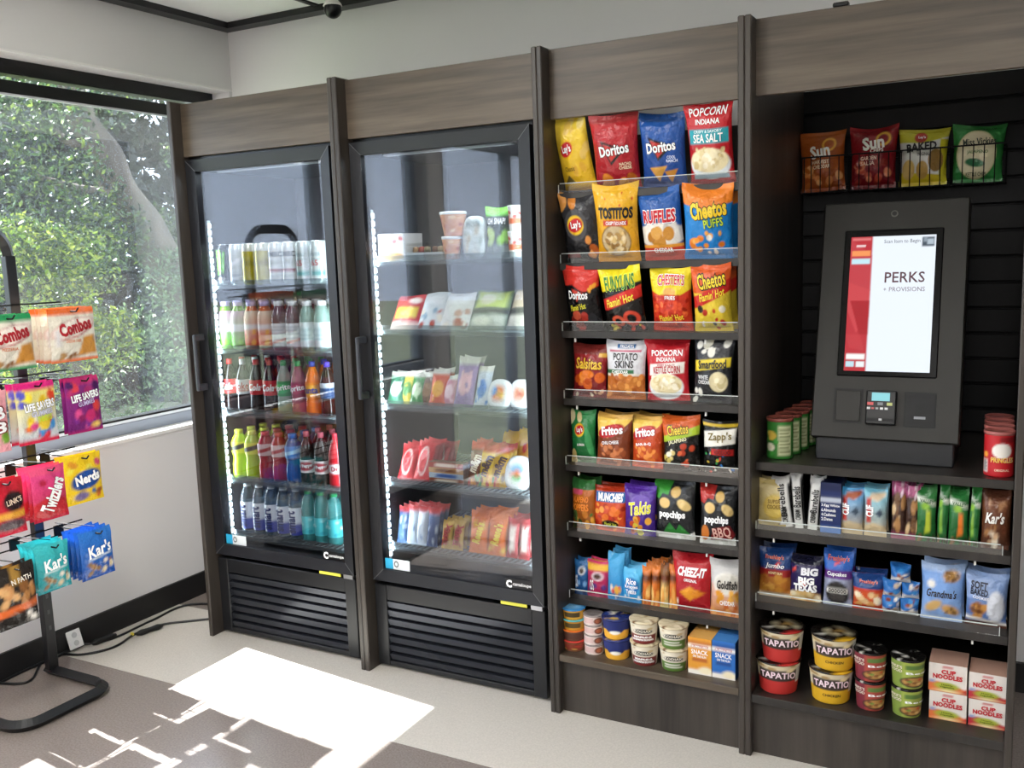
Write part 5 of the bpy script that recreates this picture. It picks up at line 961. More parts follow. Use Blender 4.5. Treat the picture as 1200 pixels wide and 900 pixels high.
def bottle(shape, r, h, liq, capc, lab, texts, zl):
    rt = empty('drink_bottle'); P = [(a*r, b*h) for a, b in SHAPES[shape]]; P = [(P[0][0]*.6, .002)]+P
    v, f = lathe(P, 20); mesh('bottle_body', v, f, liq, rt, True)
    z0, z1 = zl[0]*h, zl[1]*h; zz = [p[1] for p in P]; rr = [p[0] for p in P]
    prof = [(float(np.interp(z0+(z1-z0)*i/14, zz, rr))+.0006, z0+(z1-z0)*i/14) for i in range(15)]
    n = 48; v, f = lathe(prof, n); v = np.array(v); f = f[:-2]; a = np.arctan2(v[:, 0], -v[:, 1]); U = (a/(2*math.pi)+.25)*2
    mesh('label', v, f, paper, rt, True, paint(lab, U, (v[:, 2]-z0)/(z1-z0), .06))
    if texts:
        base = cyl_pt(prof, 1.0)
        def pt(u, v_, e):
            z = z0+np.asarray(v_)*(z1-z0); rad = np.interp(z, [p[1] for p in prof], [p[0] for p in prof])+e; a_ = (np.asarray(u)/2-.25)*2*math.pi
            return np.stack([rad*np.sin(a_), -rad*np.cos(a_), z], -1)
        lettering(texts, pt, (math.pi*r, z1-z0), rt)
    cr = P[-1][0]*1.12; v, f = lathe([(cr, h*.90), (cr, h*.995), (cr*.9, h), (.002, h)], 16); mesh('cap', v, f, mat('cap_'+capc[1:], capc, .35), rt, True)
    return rt
def place_row(items, us, v, shelf, Y, rows, pitch=None, group=None):
    """items: list of (builder, label, category); one column per item, `rows` deep"""
    xa, xb = onY(us[0], v, Y)[0], onY(us[-1], v, Y)[0]; n = len(us); proto = {}
    for i, (key, mk, label, cat) in enumerate(items):
        x = xa+(xb-xa)*i/(n-1)
        for k in range(rows):
            if key not in proto: o = proto[key] = mk()
            else: o = copy_tree(proto[key], None, k == 0)
            o.location = (x, Y+k*.070, shelf+.0005); o.rotation_euler = (0, 0, math.radians(18+((i*37+k*11) % 13)-6)); tag(o, label, cat, group)
R1 = .0325
def can(k):
    if k == 'claw': return drink_can(R1, .157, [('bg', '#0c0d0c'), ('p', [(.28, .85), (.36, .86), (.38, .4), (.33, .25)], '#7ad03a'), ('p', [(.44, .85), (.52, .84), (.50, .4), (.46, .3)], '#7ad03a'), ('p', [(.6, .84), (.68, .82), (.62, .4), (.56, .25)], '#7ad03a'), ('l', .3, .05, .7, .18, 2, '#c8c8c8')], [])
    if k == 'grey': return drink_can(R1, .157, [('vg', '#b8bcbc', '#d8dcda'), ('p', [(.2, .4), (.8, .62), (.7, .68), (.3, .52)], '#efefef'), ('l', .3, .1, .7, .3, 3, '#8a8f90')], [])
    if k == 'yellow': return drink_can(R1, .157, [('bg', '#c2b416'), ('r', -.5, .82, 1.5, 1.1, '#d8d8c8'), ('r', -.5, .45, 1.5, .6, '#a89a10'), ('n', .2, .1, .8, .8, 8, .05, ['#dccf3a', '#efe87a'], 3)], [])
    if k == 'white': return drink_can(R1, .157, [('bg', '#e4e6e2'), ('r', .2, .3, .8, .36, '#a83a34'), ('e', .5, .52, .25, .06, '#c8ccc8'), ('l', .3, .08, .7, .24, 3, '#b8bcba')], [('OMBC', .2, .66, .8, .78, '#3a3c3c')])
    return drink_can(R1, .157, [('bg', '#dfe8e6'), ('r', .25, .2, .8, .3, '#7fc4c0'), ('l', .25, .55, .7, .75, 3, '#9fb4b4')], [('65', .3, .42, .55, .55, '#b0605a')])
GCN = 'energy drink cans on the top cooler shelf'
C_ = [('claw', lambda: can('claw'), 'black energy drink can with green claw mark', 'drink can'), ('grey', lambda: can('grey'), 'silver-grey energy drink can beside the black one', 'drink can')] + [('yellow', lambda: can('yellow'), 'yellow drink can on the top cooler shelf', 'drink can')]*2 + [('white', lambda: can('white'), 'white drink can with dark lettering and red bar', 'drink can')]*2 + [('mint', lambda: can('mint'), 'white and mint drink can near the door hinge', 'drink can')]*2
place_row(C_, [264, 280, 296, 311, 326, 341, 356.5, 374], 310, SH1[0], .16, 3, group=GCN)
R2 = .0315
def j_green(): return bottle('juice', R2, .188, lq('lime', '#7fbf3a', .25), '#b9a8d8', [('vg', '#5fae2c', '#c9a6c0'), ('r', -.5, .4, 1.5, .62, '#d8d8e4'), ('n', .1, .05, .9, .35, 6, .1, ['#7ad03a', '#3f8a24'], 3)], [], (.10, .80))
def j_orange(): return bottle('juice', R2, .188, lq('tangerine', '#e0662c', .25), '#b9a8d8', [('vg', '#d8482c', '#e8d0b8'), ('r', -.5, .45, 1.5, .62, '#e6dde0'), ('n', .1, .05, .9, .42, 8, .1, ['#efa83a', '#c8342c'], 3)], [], (.10, .80))
def j_grey(): return bottle('juice', R2, .188, lq('grape', '#7a6070', .4), '#dfe3e6', [('bg', '#dfe2e6'), ('r', .1, .2, .9, .3, '#c86a6a', 14), ('l', .15, .5, .85, .9, 3, '#a0a6b4')], [], (.06, .55))
def j_clear(): return bottle('juice', R2, .188, lq('mint', '#b8ded2', .5), '#eef2f2', [('bg', '#e4f2f2'), ('l', .15, .3, .85, .8, 4, '#a8c8cc')], [], (.06, .58))
J = [('jg', j_green, 'juice bottle with green base and pale purple cap', 'drink bottle')]*2+[('jo', j_orange, 'juice bottle with orange-red base and pale purple cap', 'drink bottle')]*2+[('jp', j_grey, 'grey-purple drink bottle with white label and cap', 'drink bottle')]*2+[('jc', j_clear, 'pale mint drink bottle with white label and cap', 'drink bottle')]*2
place_row(J, [265, 283, 296, 312, 328, 345, 362, 378], 380, SH1[1], .16, 3, group='juice bottles on the second cooler shelf')
def soda(nm, liq, cap, lab, txt, zl=(.34, .62), tr=0.0): return lambda: bottle('soda', R2, .208, lq(nm, liq, tr), cap, lab, txt, zl)
cola = soda('cola', '#1c0d0a', '#c9282c', [('bg', '#c4202a'), ('p', [(.1, .2), (.9, .5), (.9, .6), (.1, .35)], '#e8c8c8')], [('Cola', .25, .3, .75, .75, '#ffffff', {'sh': .2})])
diet = soda('cola', '#1c0d0a', '#cfd2d6', [('bg', '#d4d4d8'), ('r', .1, .2, .9, .3, '#b8303a')], [('coke', .22, .34, .78, .8, '#b8222c')])
sprite = soda('clear', '#cfe6d4', '#1f9a50', [('bg', '#1f8a4a'), ('e', .5, .5, .4, .3, '#2fae60')], [('Sprite', .18, .3, .84, .78, '#ffffff', {'rot': 8})], tr=.6)
cran = soda('cranberry', '#c86a80', '#2fae60', [('bg', '#8e1a44'), ('e', .5, .5, .4, .3, '#b02a5a')], [('Sprite', .18, .3, .84, .78, '#ffffff', {'rot': 8})], tr=.4)
fanta = soda('orange', '#e8761a', '#2f4ac0', [('bg', '#e88a1f'), ('e', .5, .5, .35, .35, '#f4b03a')], [('Fanta', .2, .3, .8, .72, '#2a3a9a')])
root_ = soda('root', '#2a1a14', '#5a4ac8', [('bg', '#2a4a78'), ('r', -.5, .7, 1.5, 1.1, '#c8d0d8')], [])
S_ = [('cola', cola, 'dark cola bottle with red label and red cap', 'drink bottle'), ('diet', diet, 'dark cola bottle with silver label', 'drink bottle')]+[('cola', cola, 'dark cola bottle with red label and red cap', 'drink bottle')]*2+[('spr', sprite, 'clear lemon soda bottle with green label', 'drink bottle'), ('cran', cran, 'pink soda bottle with crimson label and green cap', 'drink bottle'), ('fanta', fanta, 'orange soda bottle with blue cap', 'drink bottle'), ('root', root_, 'dark soda bottle with blue label beside the orange soda', 'drink bottle')]
place_row(S_, [270.5, 286, 303, 318, 335, 350.5, 367, 384], 450, SH1[2], .16, 3, group='soda bottles on the third cooler shelf')
def sport(nm, liq, cap, lab, txt): return lambda: bottle('sport', R2*1.04, .195, lq(nm, liq, .15), cap, lab, txt, (.52, .76))
lime = sport('limesport', '#bcd82a', '#d8e04a', [('bg', '#d8d83a'), ('p', [(.1, .1), (.9, .5), (.9, .9), (.1, .5)], '#2a2a20')], [])
redp = sport('redsport', '#b02430', '#d04a50', [('bg', '#d8b8b8'), ('p', [(.1, .1), (.9, .5), (.9, .8), (.1, .4)], '#a82a30')], [])
blup = sport('bluesport', '#1f4f9a', '#2a6ac0', [('bg', '#2f7ac8'), ('p', [(.1, .1), (.9, .5), (.9, .8), (.1, .4)], '#9fd0f0')], [])
dpep = soda('cola', '#1c0d0a', '#d06a7a', [('bg', '#e0dcdc'), ('e', .5, .5, .42, .36, '#a82634')], [('Dr Pepper', .16, .35, .84, .68, '#ffffff', {'rot': 6})], (.24, .48))
reds = soda('redsoda', '#b8202c', '#d83a4a', [('bg', '#c8303a'), ('e', .5, .5, .42, .36, '#efe6e6')], [('Dr', .36, .35, .64, .68, '#a82634')], (.24, .48))
P_ = [('lime', lime, 'lime yellow sports drink bottle', 'drink bottle')]*2+[('redp', redp, 'red sports drink bottle', 'drink bottle')]*2+[('blup', blup, 'blue sports drink bottle between red and dark bottles', 'drink bottle')]+[('dpep', dpep, 'dark soda bottle with white and maroon label', 'drink bottle')]*2+[('reds', reds, 'bright red soda bottle at the end of its row', 'drink bottle')]
place_row(P_, [282, 299, 314, 330, 345, 361, 378, 394], 535, SH1[3], .16, 3, group='sports drinks on the fourth cooler shelf')
def water(): return bottle('water', .0305, .212, lq('water', '#9fb8c8', .8, .04), '#e8eef2', [('bg', '#dfe6f2'), ('r', .3, -.1, .95, .42, '#3a4aa8'), ('r', .2, .42, .6, 1.1, '#eef2f8')], [('smart', -.05, .36, .85, .62, '#22306a', {'rot': 90, 'b': .04})], (.10, .62))
def teal(): return bottle('water', .0305, .208, lq('tealwater', '#5fc8c8', .6, .05), '#2fb870', [('bg', '#4fc4cc'), ('n', .1, .1, .9, .9, 8, .12, ['#9fe6e6', '#2fa8b8', '#e8fafa'], 3)], [], (.16, .5))
A_ = [('water', water, 'clear water bottle with blue and white label', 'drink bottle')]*5+[('teal', teal, 'teal water bottle with green cap', 'drink bottle')]*3
place_row(A_, [292, 306, 320.5, 335, 348, 363, 376, 392], 600, SH1[4], .16, 3, group='water bottles on the lowest cooler shelf')

# ------------------------------------------------------------------ food in the second cooler
def food(px, k, Y, ops, texts, label, cat, group, T=.028, lean=20, **kw): kw.setdefault('res', (14, 20)); kw.setdefault('name', 'food_pack'); return bag(px, Y, SH2[k]+.001, T, ops, texts, label, cat, group, lean=lean, **kw)
def round_pack(px, k, Y, ops, label, group, lean=18, dep=.03, sq=2.6):
    x, r, zt, zb = px_round(*px, Y, SH2[k]+.001); hh = (zt-zb)/2/math.cos(math.radians(lean)); n = 28
    rt = empty('round_pack', (x, Y, zb), 0, -math.radians(lean)); tag(rt, label, 'food pack', group)
    V = []; F = []
    rings = [(.0, -dep/2), (.35, -dep/2), (.7, -dep/2), (.9, -dep*.45), (1, -dep*.2), (1, dep*.2), (.85, dep*.5), (0.01, dep*.5)]
    for s, y in rings:
        for j in range(n):
            a = 2*math.pi*j/n; c, d = math.cos(a), math.sin(a); q = (abs(c)**sq+abs(d)**sq)**(-1/sq); V.append((c*q*r*max(s, .01), y, hh+d*q*hh*max(s, .01)))
    for i in range(len(rings)-1):
        for j in range(n): F.append((i*n+j, i*n+(j+1) % n, (i+1)*n+(j+1) % n, (i+1)*n+j))
    V = np.array(V); C = paint(ops, V[:, 0]/(2*r)+.5, V[:, 2]/(2*hh), .08); mesh('wrapper', V, F, film, rt, True, C)
    return rt
def clamshell(px, k, Y, D, label, ops, h=.07, group=None, z0=None):
    a, b = onY(px[0], px[3], Y), onY(px[2], px[3], Y); w = b[0]-a[0]; z = SH2[k]+.001
    rt = empty('clamshell', ((a[0]+b[0])/2, Y+D/2, z)); tag(rt, label, 'food tray', group)
    def frus(n_, w0, w1, d0, d1, z0, z1, m):
        v = [(-w0/2, -d0/2, z0), (w0/2, -d0/2, z0), (w0/2, d0/2, z0), (-w0/2, d0/2, z0), (-w1/2, -d1/2, z1), (w1/2, -d1/2, z1), (w1/2, d1/2, z1), (-w1/2, d1/2, z1)]
        return mesh(n_, v, [(0, 3, 2, 1), (4, 5, 6, 7), (0, 1, 5, 4), (1, 2, 6, 5), (2, 3, 7, 6), (3, 0, 4, 7)], m, rt)
    frus('tray', w*.88, w*.98, D*.88, D*.98, 0, h*.45, mat('tray_clear', '#c9d0d2', .2)); frus('tray_lid', w, w*.84, D, D*.84, h*.46, h, clearp)
    g = MB(); 
    for j in range(3): v, f = lathe([(w*.13, h*.40), (w*.15, h*.55), (w*.13, h*.75), (.002, h*.8)], 12); mesh('pastry', [(p[0]+(j-1)*w*.29, p[1], p[2]) for p in v], f, mat('pastry_'+ops[j % len(ops)][1:], ops[j % len(ops)], .5), rt, True)
    return rt
GD = 'desserts and sandwiches in the snack cooler'
a = carton((443, 274, 473, 304), SH2[0], .14, .12, [('bg', '#e4e0dc'), ('e', .5, .18, .5, .16, '#e0a84a'), ('n', .1, .7, .9, .95, 6, .1, ['#c84a44', '#e8b0a8'], 3), ('e', .35, .5, .15, .12, '#d86a5a')], [], '#d8d4d0', '#c87a74', 'white pastry box with red and yellow print in cooler', 'food box', GD, name='pastry_box')
clamshell((474, 272, 497, 303), 0, .15, .10, 'clear clamshell of pastries beside the white pastry box', ['#c89a6a', '#b8503f', '#e0c8a0'], .06, GD)
clamshell((497, 272, 519, 303), 0, .15, .10, 'clear clamshell of pastries beside the parfait cups', ['#8a5a3a', '#d8b48a', '#c89a6a'], .06, GD)
z = SH2[0]+.001
for k, (px, lb) in enumerate((((519, 276, 541, 302), 'tan parfait cup under another cup'), ((517, 247, 546, 276), 'tan parfait cup with white lid stacked on another'))):
    x, r, zt, zb = px_round(*px, .17, z); _, dh = tub('parfait_cup', x, .17, z, r*.66, r*.92, (zt-z)*.86, [('vg', '#c87a4a', '#d89a6a'), ('n', .1, .2, .9, .9, 12, .08, ['#b85a34', '#e8c090', '#a84a30'], 3)], [], [('bg', '#e8eaea')], lb, 'cup', GD, lidh=.008); z += dh
round_pack((542, 253, 569, 303), 0, .17, [('bg', '#c4ccc8'), ('r', .2, .72, .8, .86, '#5a6a64'), ('n', .2, .2, .8, .65, 8, .1, ['#b8a88a', '#d8d0bc', '#9aa8a0'], 3)], 'grey-white oval top food pack beside the green pouch', GD, lean=6, sq=3.2)
food((568, 243, 598, 302), 0, .17, [('bg', '#3a443c'), ('r', -.1, .84, 1.1, 1.1, '#7ad83a'), ('n', .2, .3, .9, .55, 6, .14, ['#9ad05a', '#c8e08a'], 3), ('r', -.1, -.1, 1.1, .25, '#8a9490')], [('OH SNAP!', .1, .66, .9, .78, '#ffffff')], 'bright green topped pickle pouch in cooler', 'pouch', GD, T=.04, lean=4)
z = SH2[0]+.001
for k, (px, lb) in enumerate((((596, 270, 614, 302), 'white and orange yogurt cup under its twin'), ((596, 240, 614, 270), 'white and orange yogurt cup, upper of two'))):
    x, r, zt, zb = px_round(*px, .17, z); _, dh = tub('yogurt_cup', x, .17, z, r*.8, r*.95, (zt-z)*.9, [('bg', '#e6e2da'), ('r', -.5, .3, 1.5, .55, '#d86a3a'), ('n', .2, .6, .8, .9, 5, .1, ['#c84a3a'], 3)], [], [('bg', '#e8e8e4')], lb, 'cup', GD, lidh=.006); z += dh
sand = [((456, 346, 488, 386), [('bg', '#c83a40'), ('r', .1, .3, .9, .6, '#e0c040'), ('e', .7, .8, .2, .1, '#efe0d8'), ('r', -.1, -.1, 1.1, .2, '#d8b0a8')], 'red and yellow sandwich pack leaning in cooler'), ((487, 343, 515, 386), [('bg', '#d4dce0'), ('r', .15, .65, .85, .9, '#e8ecee'), ('n', .1, .1, .9, .5, 8, .12, ['#8aa8c0', '#b8402e', '#e8e0d0'], 3)], 'white and blue snack tray leaning beside the red sandwich pack'), ((513, 343, 547, 386), [('bg', '#d8d8d6'), ('r', .15, .65, .85, .9, '#eceeee'), ('n', .1, .1, .9, .5, 8, .12, ['#b88a7a', '#a8503f', '#e8e0d0'], 5)], 'white snack tray with reddish slices leaning in cooler'), ((547, 340, 591, 387), [('bg', '#5a6a5c'), ('r', .08, .52, .92, .95, '#b8c86a'), ('e', .4, .72, .2, .14, '#d8d8b0'), ('r', -.1, .38, 1.1, .5, '#3a3c3a'), ('r', .06, .05, .94, .34, '#aeb4a8'), ('e', .35, .2, .25, .1, '#d8dcc8')], 'dark green protein tray with pale compartments'), ((591, 340, 620, 387), [('bg', '#5a5a54'), ('r', .1, .52, .92, .95, '#b8a890'), ('r', -.1, .38, 1.1, .5, '#3a3c3a'), ('r', .06, .05, .94, .34, '#b4b0a4')], 'brownish protein tray beside the green one')]
for px, ops, lb in sand: food(px, 1, .15, ops, [], lb, 'food tray', GD, T=.03, lean=32, pinch=.02, ears=0)
W3_ = [((452, 436, 472, 474), '#2f7a5a', '#d8e4d8', 'teal green wafer pack at the end of the third cooler shelf'), ((466, 436, 484, 474), '#c8b83a', '#3f8a3a', 'yellow-green wafer pack between green ones'), ((478, 437, 495, 474), '#2a7a3a', '#c8e0b8', 'plain green wafer pack beside the brown one'), ((489, 437, 508, 473), '#5a4030', '#8a6a4a', 'dark brown wafer pack between green and orange packs'), ((500, 433, 521, 473), '#c8502c', '#e8a83a', 'orange-red fruit pouch on the third cooler shelf'), ((516, 440, 532, 474), '#c88a9a', '#e8c8d0', 'pink snack bag on the third cooler shelf'), ((529, 420, 553, 476), '#8a6aa0', '#d8a0b0', 'tall purple fruit snack bag'), ((553, 430, 571, 477), '#c8d4e0', '#3a7ac8', 'white and blue snack bag')]
for i, (px, c, c2, lb) in enumerate(W3_): food(px, 2, .15+.004*(i % 2), [('vg', c, c), ('r', -.1, .86, 1.1, 1.1, '#d8d8cc'), ('e', .5, .45, .34, .22, c2), ('n', .1, .1, .9, .8, 5, .08, [c2, c], i)], [], lb, 'snack pack', 'snack packs on the third cooler shelf', lean=22, rear=1 if i < 7 else 0, gap=1.2)
round_pack((570, 446, 597, 480), 2, .15, [('bg', '#e4e8e8'), ('e', .5, .55, .3, .25, '#d8783a'), ('e', .32, .6, .12, .16, '#3a7ac0'), ('e', .6, .45, .14, .1, '#e8b84a')], 'round white sandwich pack with orange and blue spot', GD)
round_pack((595, 446, 622, 481), 2, .165, [('bg', '#e4e8e8'), ('e', .5, .5, .28, .2, '#d89a7a'), ('e', .55, .5, .14, .1, '#b85a4a')], 'round white sandwich pack with reddish spot', GD)
GK = 'candy in the snack cooler'
for i, (px, lb) in enumerate((((464, 521, 483, 560), 'red wafer candy bar at the end of the fourth shelf'), ((482, 518, 502, 560), 'red wafer candy bar second from the cooler side'), ((501, 520, 521, 544), 'red wafer candy bar above the stacked bars'))):
    food(px, 3, .15 if i < 2 else .24, [('bg', '#c0202a'), ('e', .5, .5, .3, .36, '#e8e0d8', 0), ('e', .5, .5, .25, .32, '#c0202a'), ('r', -.1, .9, 1.1, 1.1, '#d8484a')], [], lb, 'candy bar', GK, lean=26, name='candy_bar', rear=2, gap=1.1)
a, b = onY(503, 560, .15), onY(543, 560, .15)
for j in range(4):
    rt = empty('candy_bar', ((a[0]+b[0])/2, .15, SH2[3]+.001+j*.019)); tag(rt, ['brown striped candy bar lying at the bottom of its stack', 'blue-white candy bar lying second in the stack', 'tan candy bar lying third in the stack', 'red-brown candy bar lying on top of the stack'][j], 'candy bar', GK)
    printed_box(b[0]-a[0], .04, .0185, [('bg', ['#8a4a34', '#a8b4c0', '#c89a6a', '#a84438'][j]), ('r', .2, .2, .8, .8, ['#d8c8b0', '#3a5a98', '#7a4a30', '#e8d8c8'][j])], [], rt, name='wrapper', nres=(8, 3), side='#8a6a54', m=film)
for i, (px, c, lb) in enumerate((((546, 519, 562, 567), '#7a4a30', 'brown candy pouch beside the stacked bars'), ((558, 523, 577, 569), '#e0b82c', 'yellow peanut candy pouch'), ((573, 524, 592, 571), '#d8ac2a', 'yellow peanut candy pouch beside the white round pack'))):
    food(px, 3, .15, [('bg', c), ('r', -.1, .84, 1.1, 1.1, '#c84a34'), ('n', .1, .05, .9, .3, 7, .12, ['#c8402c', '#3a8a4a', '#d88a2a', '#4a3020'], i+2)], [('m&m', -.2, .42, 1.2, .62, '#4a2a1c' if i else '#f0e0c0', {'rot': 74, 'b': .05})], lb, 'candy pouch', GK, lean=18, name='candy_pouch', rear=2)
for i, (px, lb) in enumerate((((580, 508, 600, 548), 'orange and yellow candy pouch behind the peanut pouches'), ((598, 506, 618, 546), 'orange and yellow candy pouch by the cooler hinge side'))): food(px, 3, .30, [('vg', '#d8702a', '#e8b42c'), ('n', .1, .1, .9, .8, 8, .12, ['#c8342c', '#f0d04a'], i+4)], [], lb, 'candy pouch', GK, lean=24, name='candy_pouch', rear=1)
round_pack((590, 537, 620, 577), 3, .145, [('bg', '#e6ecea'), ('e', .5, .62, .3, .14, '#7ab0d0'), ('e', .5, .35, .26, .1, '#4a9a5a'), ('e', .48, .48, .18, .08, '#d8703a')], 'round white sandwich pack with blue and green print', GD)
for i, (px, c, c2, tx, tc, lb, rr) in enumerate((((464, 594, 477, 641), '#4a6a98', '#d8e0e8', 'bar', '#ffffff', 'blue and white candy bar at the lowest shelf end', 2), ((475, 593, 488, 642), '#c8d4e0', '#3a62a0', 'bar', '#3a62a0', 'white and blue candy bar second in its row', 2), ((486, 594, 499, 644), '#d0d8e2', '#3a62a0', 'bar', '#3a62a0', 'white and blue candy bar third in its row', 2), ((498, 596, 512, 646), '#4a5a80', '#b8c4d4', 'bar', '#e8eef4', 'dark blue candy bar beside the gold bars', 2), ((516, 610, 529, 645), '#c8a048', '#8a2a24', 'TWIX', '#a8201c', 'gold candy bar with red sideways lettering', 2), ((529, 610, 542, 647), '#c8a048', '#8a2a24', 'TWIX', '#a8201c', 'gold candy bar beside the orange ones', 2), ((548, 600, 570, 652), '#e0701f', '#e8c03a', "Reese's", '#f4d83a', 'orange peanut butter candy pack', 2), ((569, 601, 592, 655), '#e0701f', '#e8c03a', "Reese's", '#f4d83a', 'orange peanut butter candy pack beside the crimson bars', 2), ((592, 608, 606, 656), '#a81c28', '#e8dcd0', 'Bites', '#ffffff', 'crimson candy bar with white lettering', 2), ((606, 609, 620, 657), '#a81c28', '#e8dcd0', 'Bites', '#ffffff', 'crimson candy bar beside the door hinge side', 2))):
    food(px, 4, .15, [('bg', c), ('r', -.1, .86, 1.1, 1.1, '#c8484a' if i < 4 else c), ('r', .25, .2, .75, .8, c2 if 3 < i < 6 or i > 7 else c), ('n', .1, .1, .9, .85, 5, .1, [c2, c], i)], ([(tx, -.55 if i not in (6, 7) else -.1, .4, 1.55 if i not in (6, 7) else 1.1, .6, tc, {'rot': 78, 'b': .04})] if 3 < i < 8 else []), lb, 'candy bar', GK, lean=14, name='candy_bar', rear=rr, gap=1.15, res=(8, 18))

# ------------------------------------------------------------------ bags hanging on the peg rack
GR = 'bags hanging on the peg rack'
def hang(y, ztop, Wd, H, T, ops, texts, n, label, cat='candy bag', x0=-.03, step=.03, yaw=0.0, res=(20, 26)):
    SEED[0] += 1
    rt = empty('hanging_bag', (x0, y, ztop-H), math.radians(90+yaw)); bag_mesh(Wd, H, T, ops, texts, rt, SEED[0], res, ears=0.004, pinch=.05)
    tag(rt, label+', front of its peg', cat, GR)
    for k in range(1, n):
        c = copy_tree(rt, None, True); c.location.x -= step*k; c.location.y += random.Random(SEED[0]+k).uniform(-.006, .006); c.rotation_euler.z += math.radians(random.Random(SEED[0]*3+k).uniform(-5, 5)); c['label'] = label+', behind the front one'
    hook(y, ztop-.012, x0-RX+.03)
def combos(c, sub): return [('bg', '#ddd6c6'), ('r', -.1, .88, 1.1, 1.1, c), ('r', -.1, -.1, 1.1, .05, c), ('e', .5, .62, .48, .17, '#a82430', 14), ('e', .5, .63, .46, .15, '#efe6da', 14), ('p', [(.7, .45), (.95, .48), (1.0, .12), (.55, .1)], '#c98a3a'), ('n', .2, .08, .5, .17, 5, .06, ['#8a5a2e', '#b88a50'], 3), ('r', .1, .3, .2, .6, '#d8d4d4')]
def ctx(sub): return [('Combos', .12, .54, .92, .76, '#a8202a', {'rot': 11, 'b': .05}), (sub, .25, .36, .62, .41, '#c86a3a')]
hang(-.455, 1.360, .185, .185, .026, combos('#e0651e', ''), ctx('CHEDDAR CHEESE'), 4, 'cream pretzel snack bag with orange top', 'snack bag', x0=-.045)
hang(-.690, 1.352, .175, .180, .026, combos('#1f8a4e', ''), ctx('PIZZERIA'), 3, 'cream pretzel snack bag with green top', 'snack bag', x0=-.045)
hang(-.620, 1.122, .148, .205, .024, [('vg', '#c8d0e0', '#e8d84a'), ('r', -.1, .88, 1.1, 1.1, '#d8247a'), ('n', .1, .68, .9, .84, 6, .12, ['#f0c82a', '#5a5ac0', '#e0482c', '#efe23a'], 3), ('n', .05, .08, .95, .42, 14, .13, ['#d8283a', '#3a8ac8', '#e8c83a', '#e04a8a', '#8aa8d8', '#e06a2c'], 6), ('r', -.1, -.1, 1.1, .07, '#d02a4a')], [('LIFE SAVERS', .1, .56, .98, .68, '#ffffff', {'out': '#3a3a40', 'ow': .07, 'rot': 5, 'b': .04}), ('GUMMIES', .28, .46, .9, .54, '#d8d8e8', {'out': '#8a8a9a', 'rot': 5}), ('neons', .44, .36, .86, .45, '#c8e03a', {'rot': 5})], 2, 'yellow and pink gummy candy bag', x0=-.045)
hang(-.440, 1.116, .142, .195, .024, [('vg', '#6a1a6a', '#8a2a78'), ('r', -.1, .88, 1.1, 1.1, '#c02a6a'), ('n', .1, .74, .9, .9, 6, .12, ['#d83a4a', '#a82a6a', '#4a1a5a'], 3), ('n', .05, .06, .95, .4, 14, .13, ['#c8286a', '#8a1a5a', '#d84a8a', '#7a2a8a'], 6), ('e', .85, .46, .12, .1, '#d83a3a'), ('e', .8, .12, .14, .05, '#e8c060'), ('r', -.1, -.1, 1.1, .04, '#a82060')], [('LIFE SAVERS', .06, .6, .96, .72, '#ffffff', {'out': '#4a2a5a', 'ow': .06, 'rot': 7, 'b': .04}), ('GUMMIES', .24, .5, .8, .58, '#c8b8e0', {'rot': 7})], 2, 'purple and magenta gummy candy bag', x0=-.045)
hang(-.795, 1.112, .145, .20, .024, [('bg', '#e8a0a8'), ('n', .1, .1, .9, .4, 10, .12, ['#d84a3a', '#f0c8c0', '#7aa83a'], 3)], [('B', .6, .55, .95, .75, '#ffffff', {'out': '#7a1a24', 'ow': .09}), ('3', .6, .32, .95, .5, '#ffffff', {'out': '#7a1a24', 'ow': .09})], 2, 'pale pink candy bag', x0=-.045)
hang(-.605, .832, .132, .185, .026, [('vg', '#b8203a', '#e04a8a'), ('r', -.1, .86, 1.1, 1.1, '#e0507a'), ('e', .3, .72, .1, .06, '#a81c3a'), ('p', [(-.1, .3), (.5, .5), (1.1, .3), (1.1, .05), (-.1, .05)], '#c02a34')], [('Twizzlers', -.02, .34, 1.08, .6, '#ffffff', {'out': '#7a1428', 'ow': .05, 'rot': 64, 'b': .04})], 3, 'pink and red licorice bag', x0=-.045)
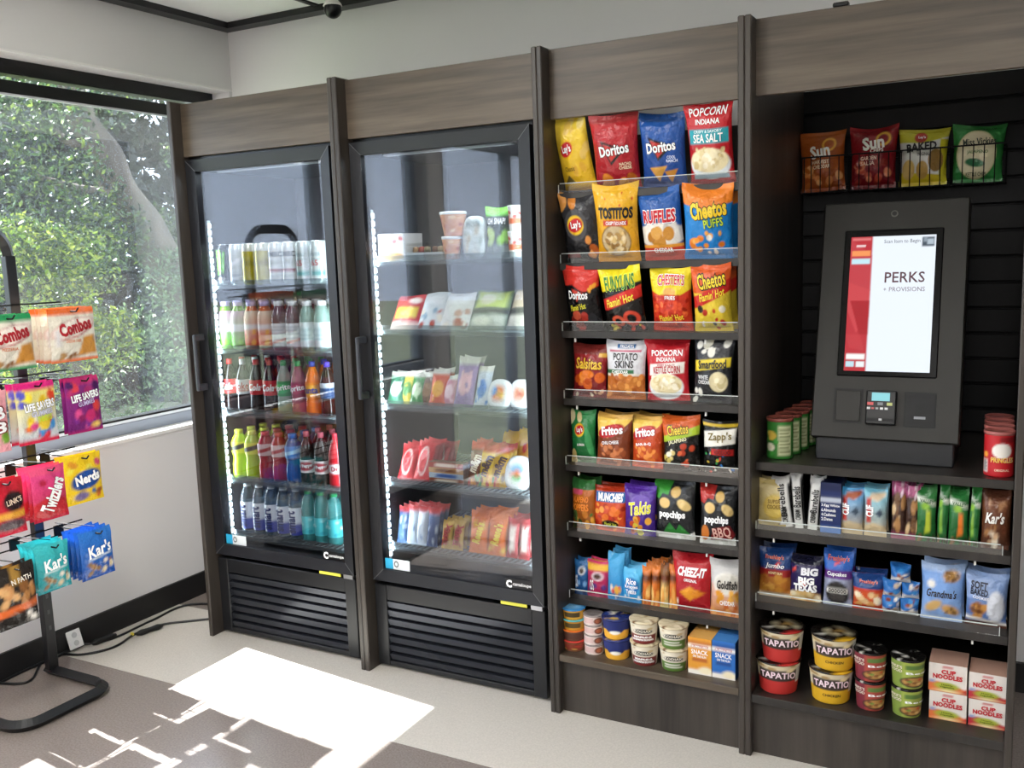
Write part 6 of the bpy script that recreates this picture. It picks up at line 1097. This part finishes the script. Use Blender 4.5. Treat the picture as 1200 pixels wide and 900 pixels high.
hang(-.470, .845, .155, .172, .024, [('bg', '#e8c21f'), ('n', .1, .7, .9, .9, 5, .09, ['#d8902a', '#e8d84a', '#c84a6a'], 3), ('e', .55, .48, .42, .2, '#1f4a94', 8), ('e', .4, .15, .2, .09, '#7a6a98'), ('n', .65, .08, .95, .25, 5, .07, ['#c8642a', '#8a4a2a', '#4a6a9a'], 6)], [('Nerds', .2, .42, .92, .6, '#ffffff', {'out': '#16306a', 'ow': .05, 'rot': 8, 'b': .05})], 2, 'yellow candy bag with blue burst', x0=-.045)
hang(-.765, .820, .135, .185, .024, [('vg', '#c8203a', '#b81c2c'), ('e', .7, .6, .3, .18, '#2a1a1c'), ('r', -.1, .3, 1.1, .42, '#e8a83a'), ('e', .6, .18, .4, .1, '#5a4a50')], [("LINK'S", .45, .56, .95, .66, '#f0d8c0', {'rot': 8})], 2, 'red candy bag with black emblem', x0=-.045)
hang(-.775, .540, .140, .205, .03, [('vg', '#1a1614', '#2a2420'), ('n', .1, .42, .9, .66, 14, .11, ['#b8804a', '#d8a870', '#8a5a30', '#c8905a'], 3), ('r', -.1, .24, 1.1, .36, '#d8662a', 4), ('n', .4, .06, .95, .2, 5, .07, ['#e8e4dc', '#8a8680'], 5), ('r', .35, .7, .6, 1.1, '#a8803a')], [('N PATH', .3, .72, .9, .8, '#efe8da', {'rot': 5})], 2, 'black granola cluster bag with orange band', 'snack bag', x0=-.02)
def kars(c, c2): return [('vg', c, c2), ('r', -.1, .9, 1.1, 1.1, c2), ('n', .2, .12, .9, .34, 10, .08, ['#d8c8a0', '#8a6a44', '#f0e8d8', '#a87a48'], 3), ('r', .2, .43, .9, .455, '#e8f4f4', 6)]
def ktx(): return [("Kar's", .14, .48, .92, .72, '#ffffff', {'rot': 8, 'b': .03, 'sh': .1})]
hang(-.620, .566, .128, .166, .026, kars('#1f8f98', '#3fb8bc'), ktx(), 4, 'teal trail mix bag', 'snack bag', x0=-.045)
hang(-.445, .566, .138, .175, .026, kars('#1c4a9c', '#2f74c8'), ktx(), 4, 'royal blue trail mix bag', 'snack bag', x0=-.045)
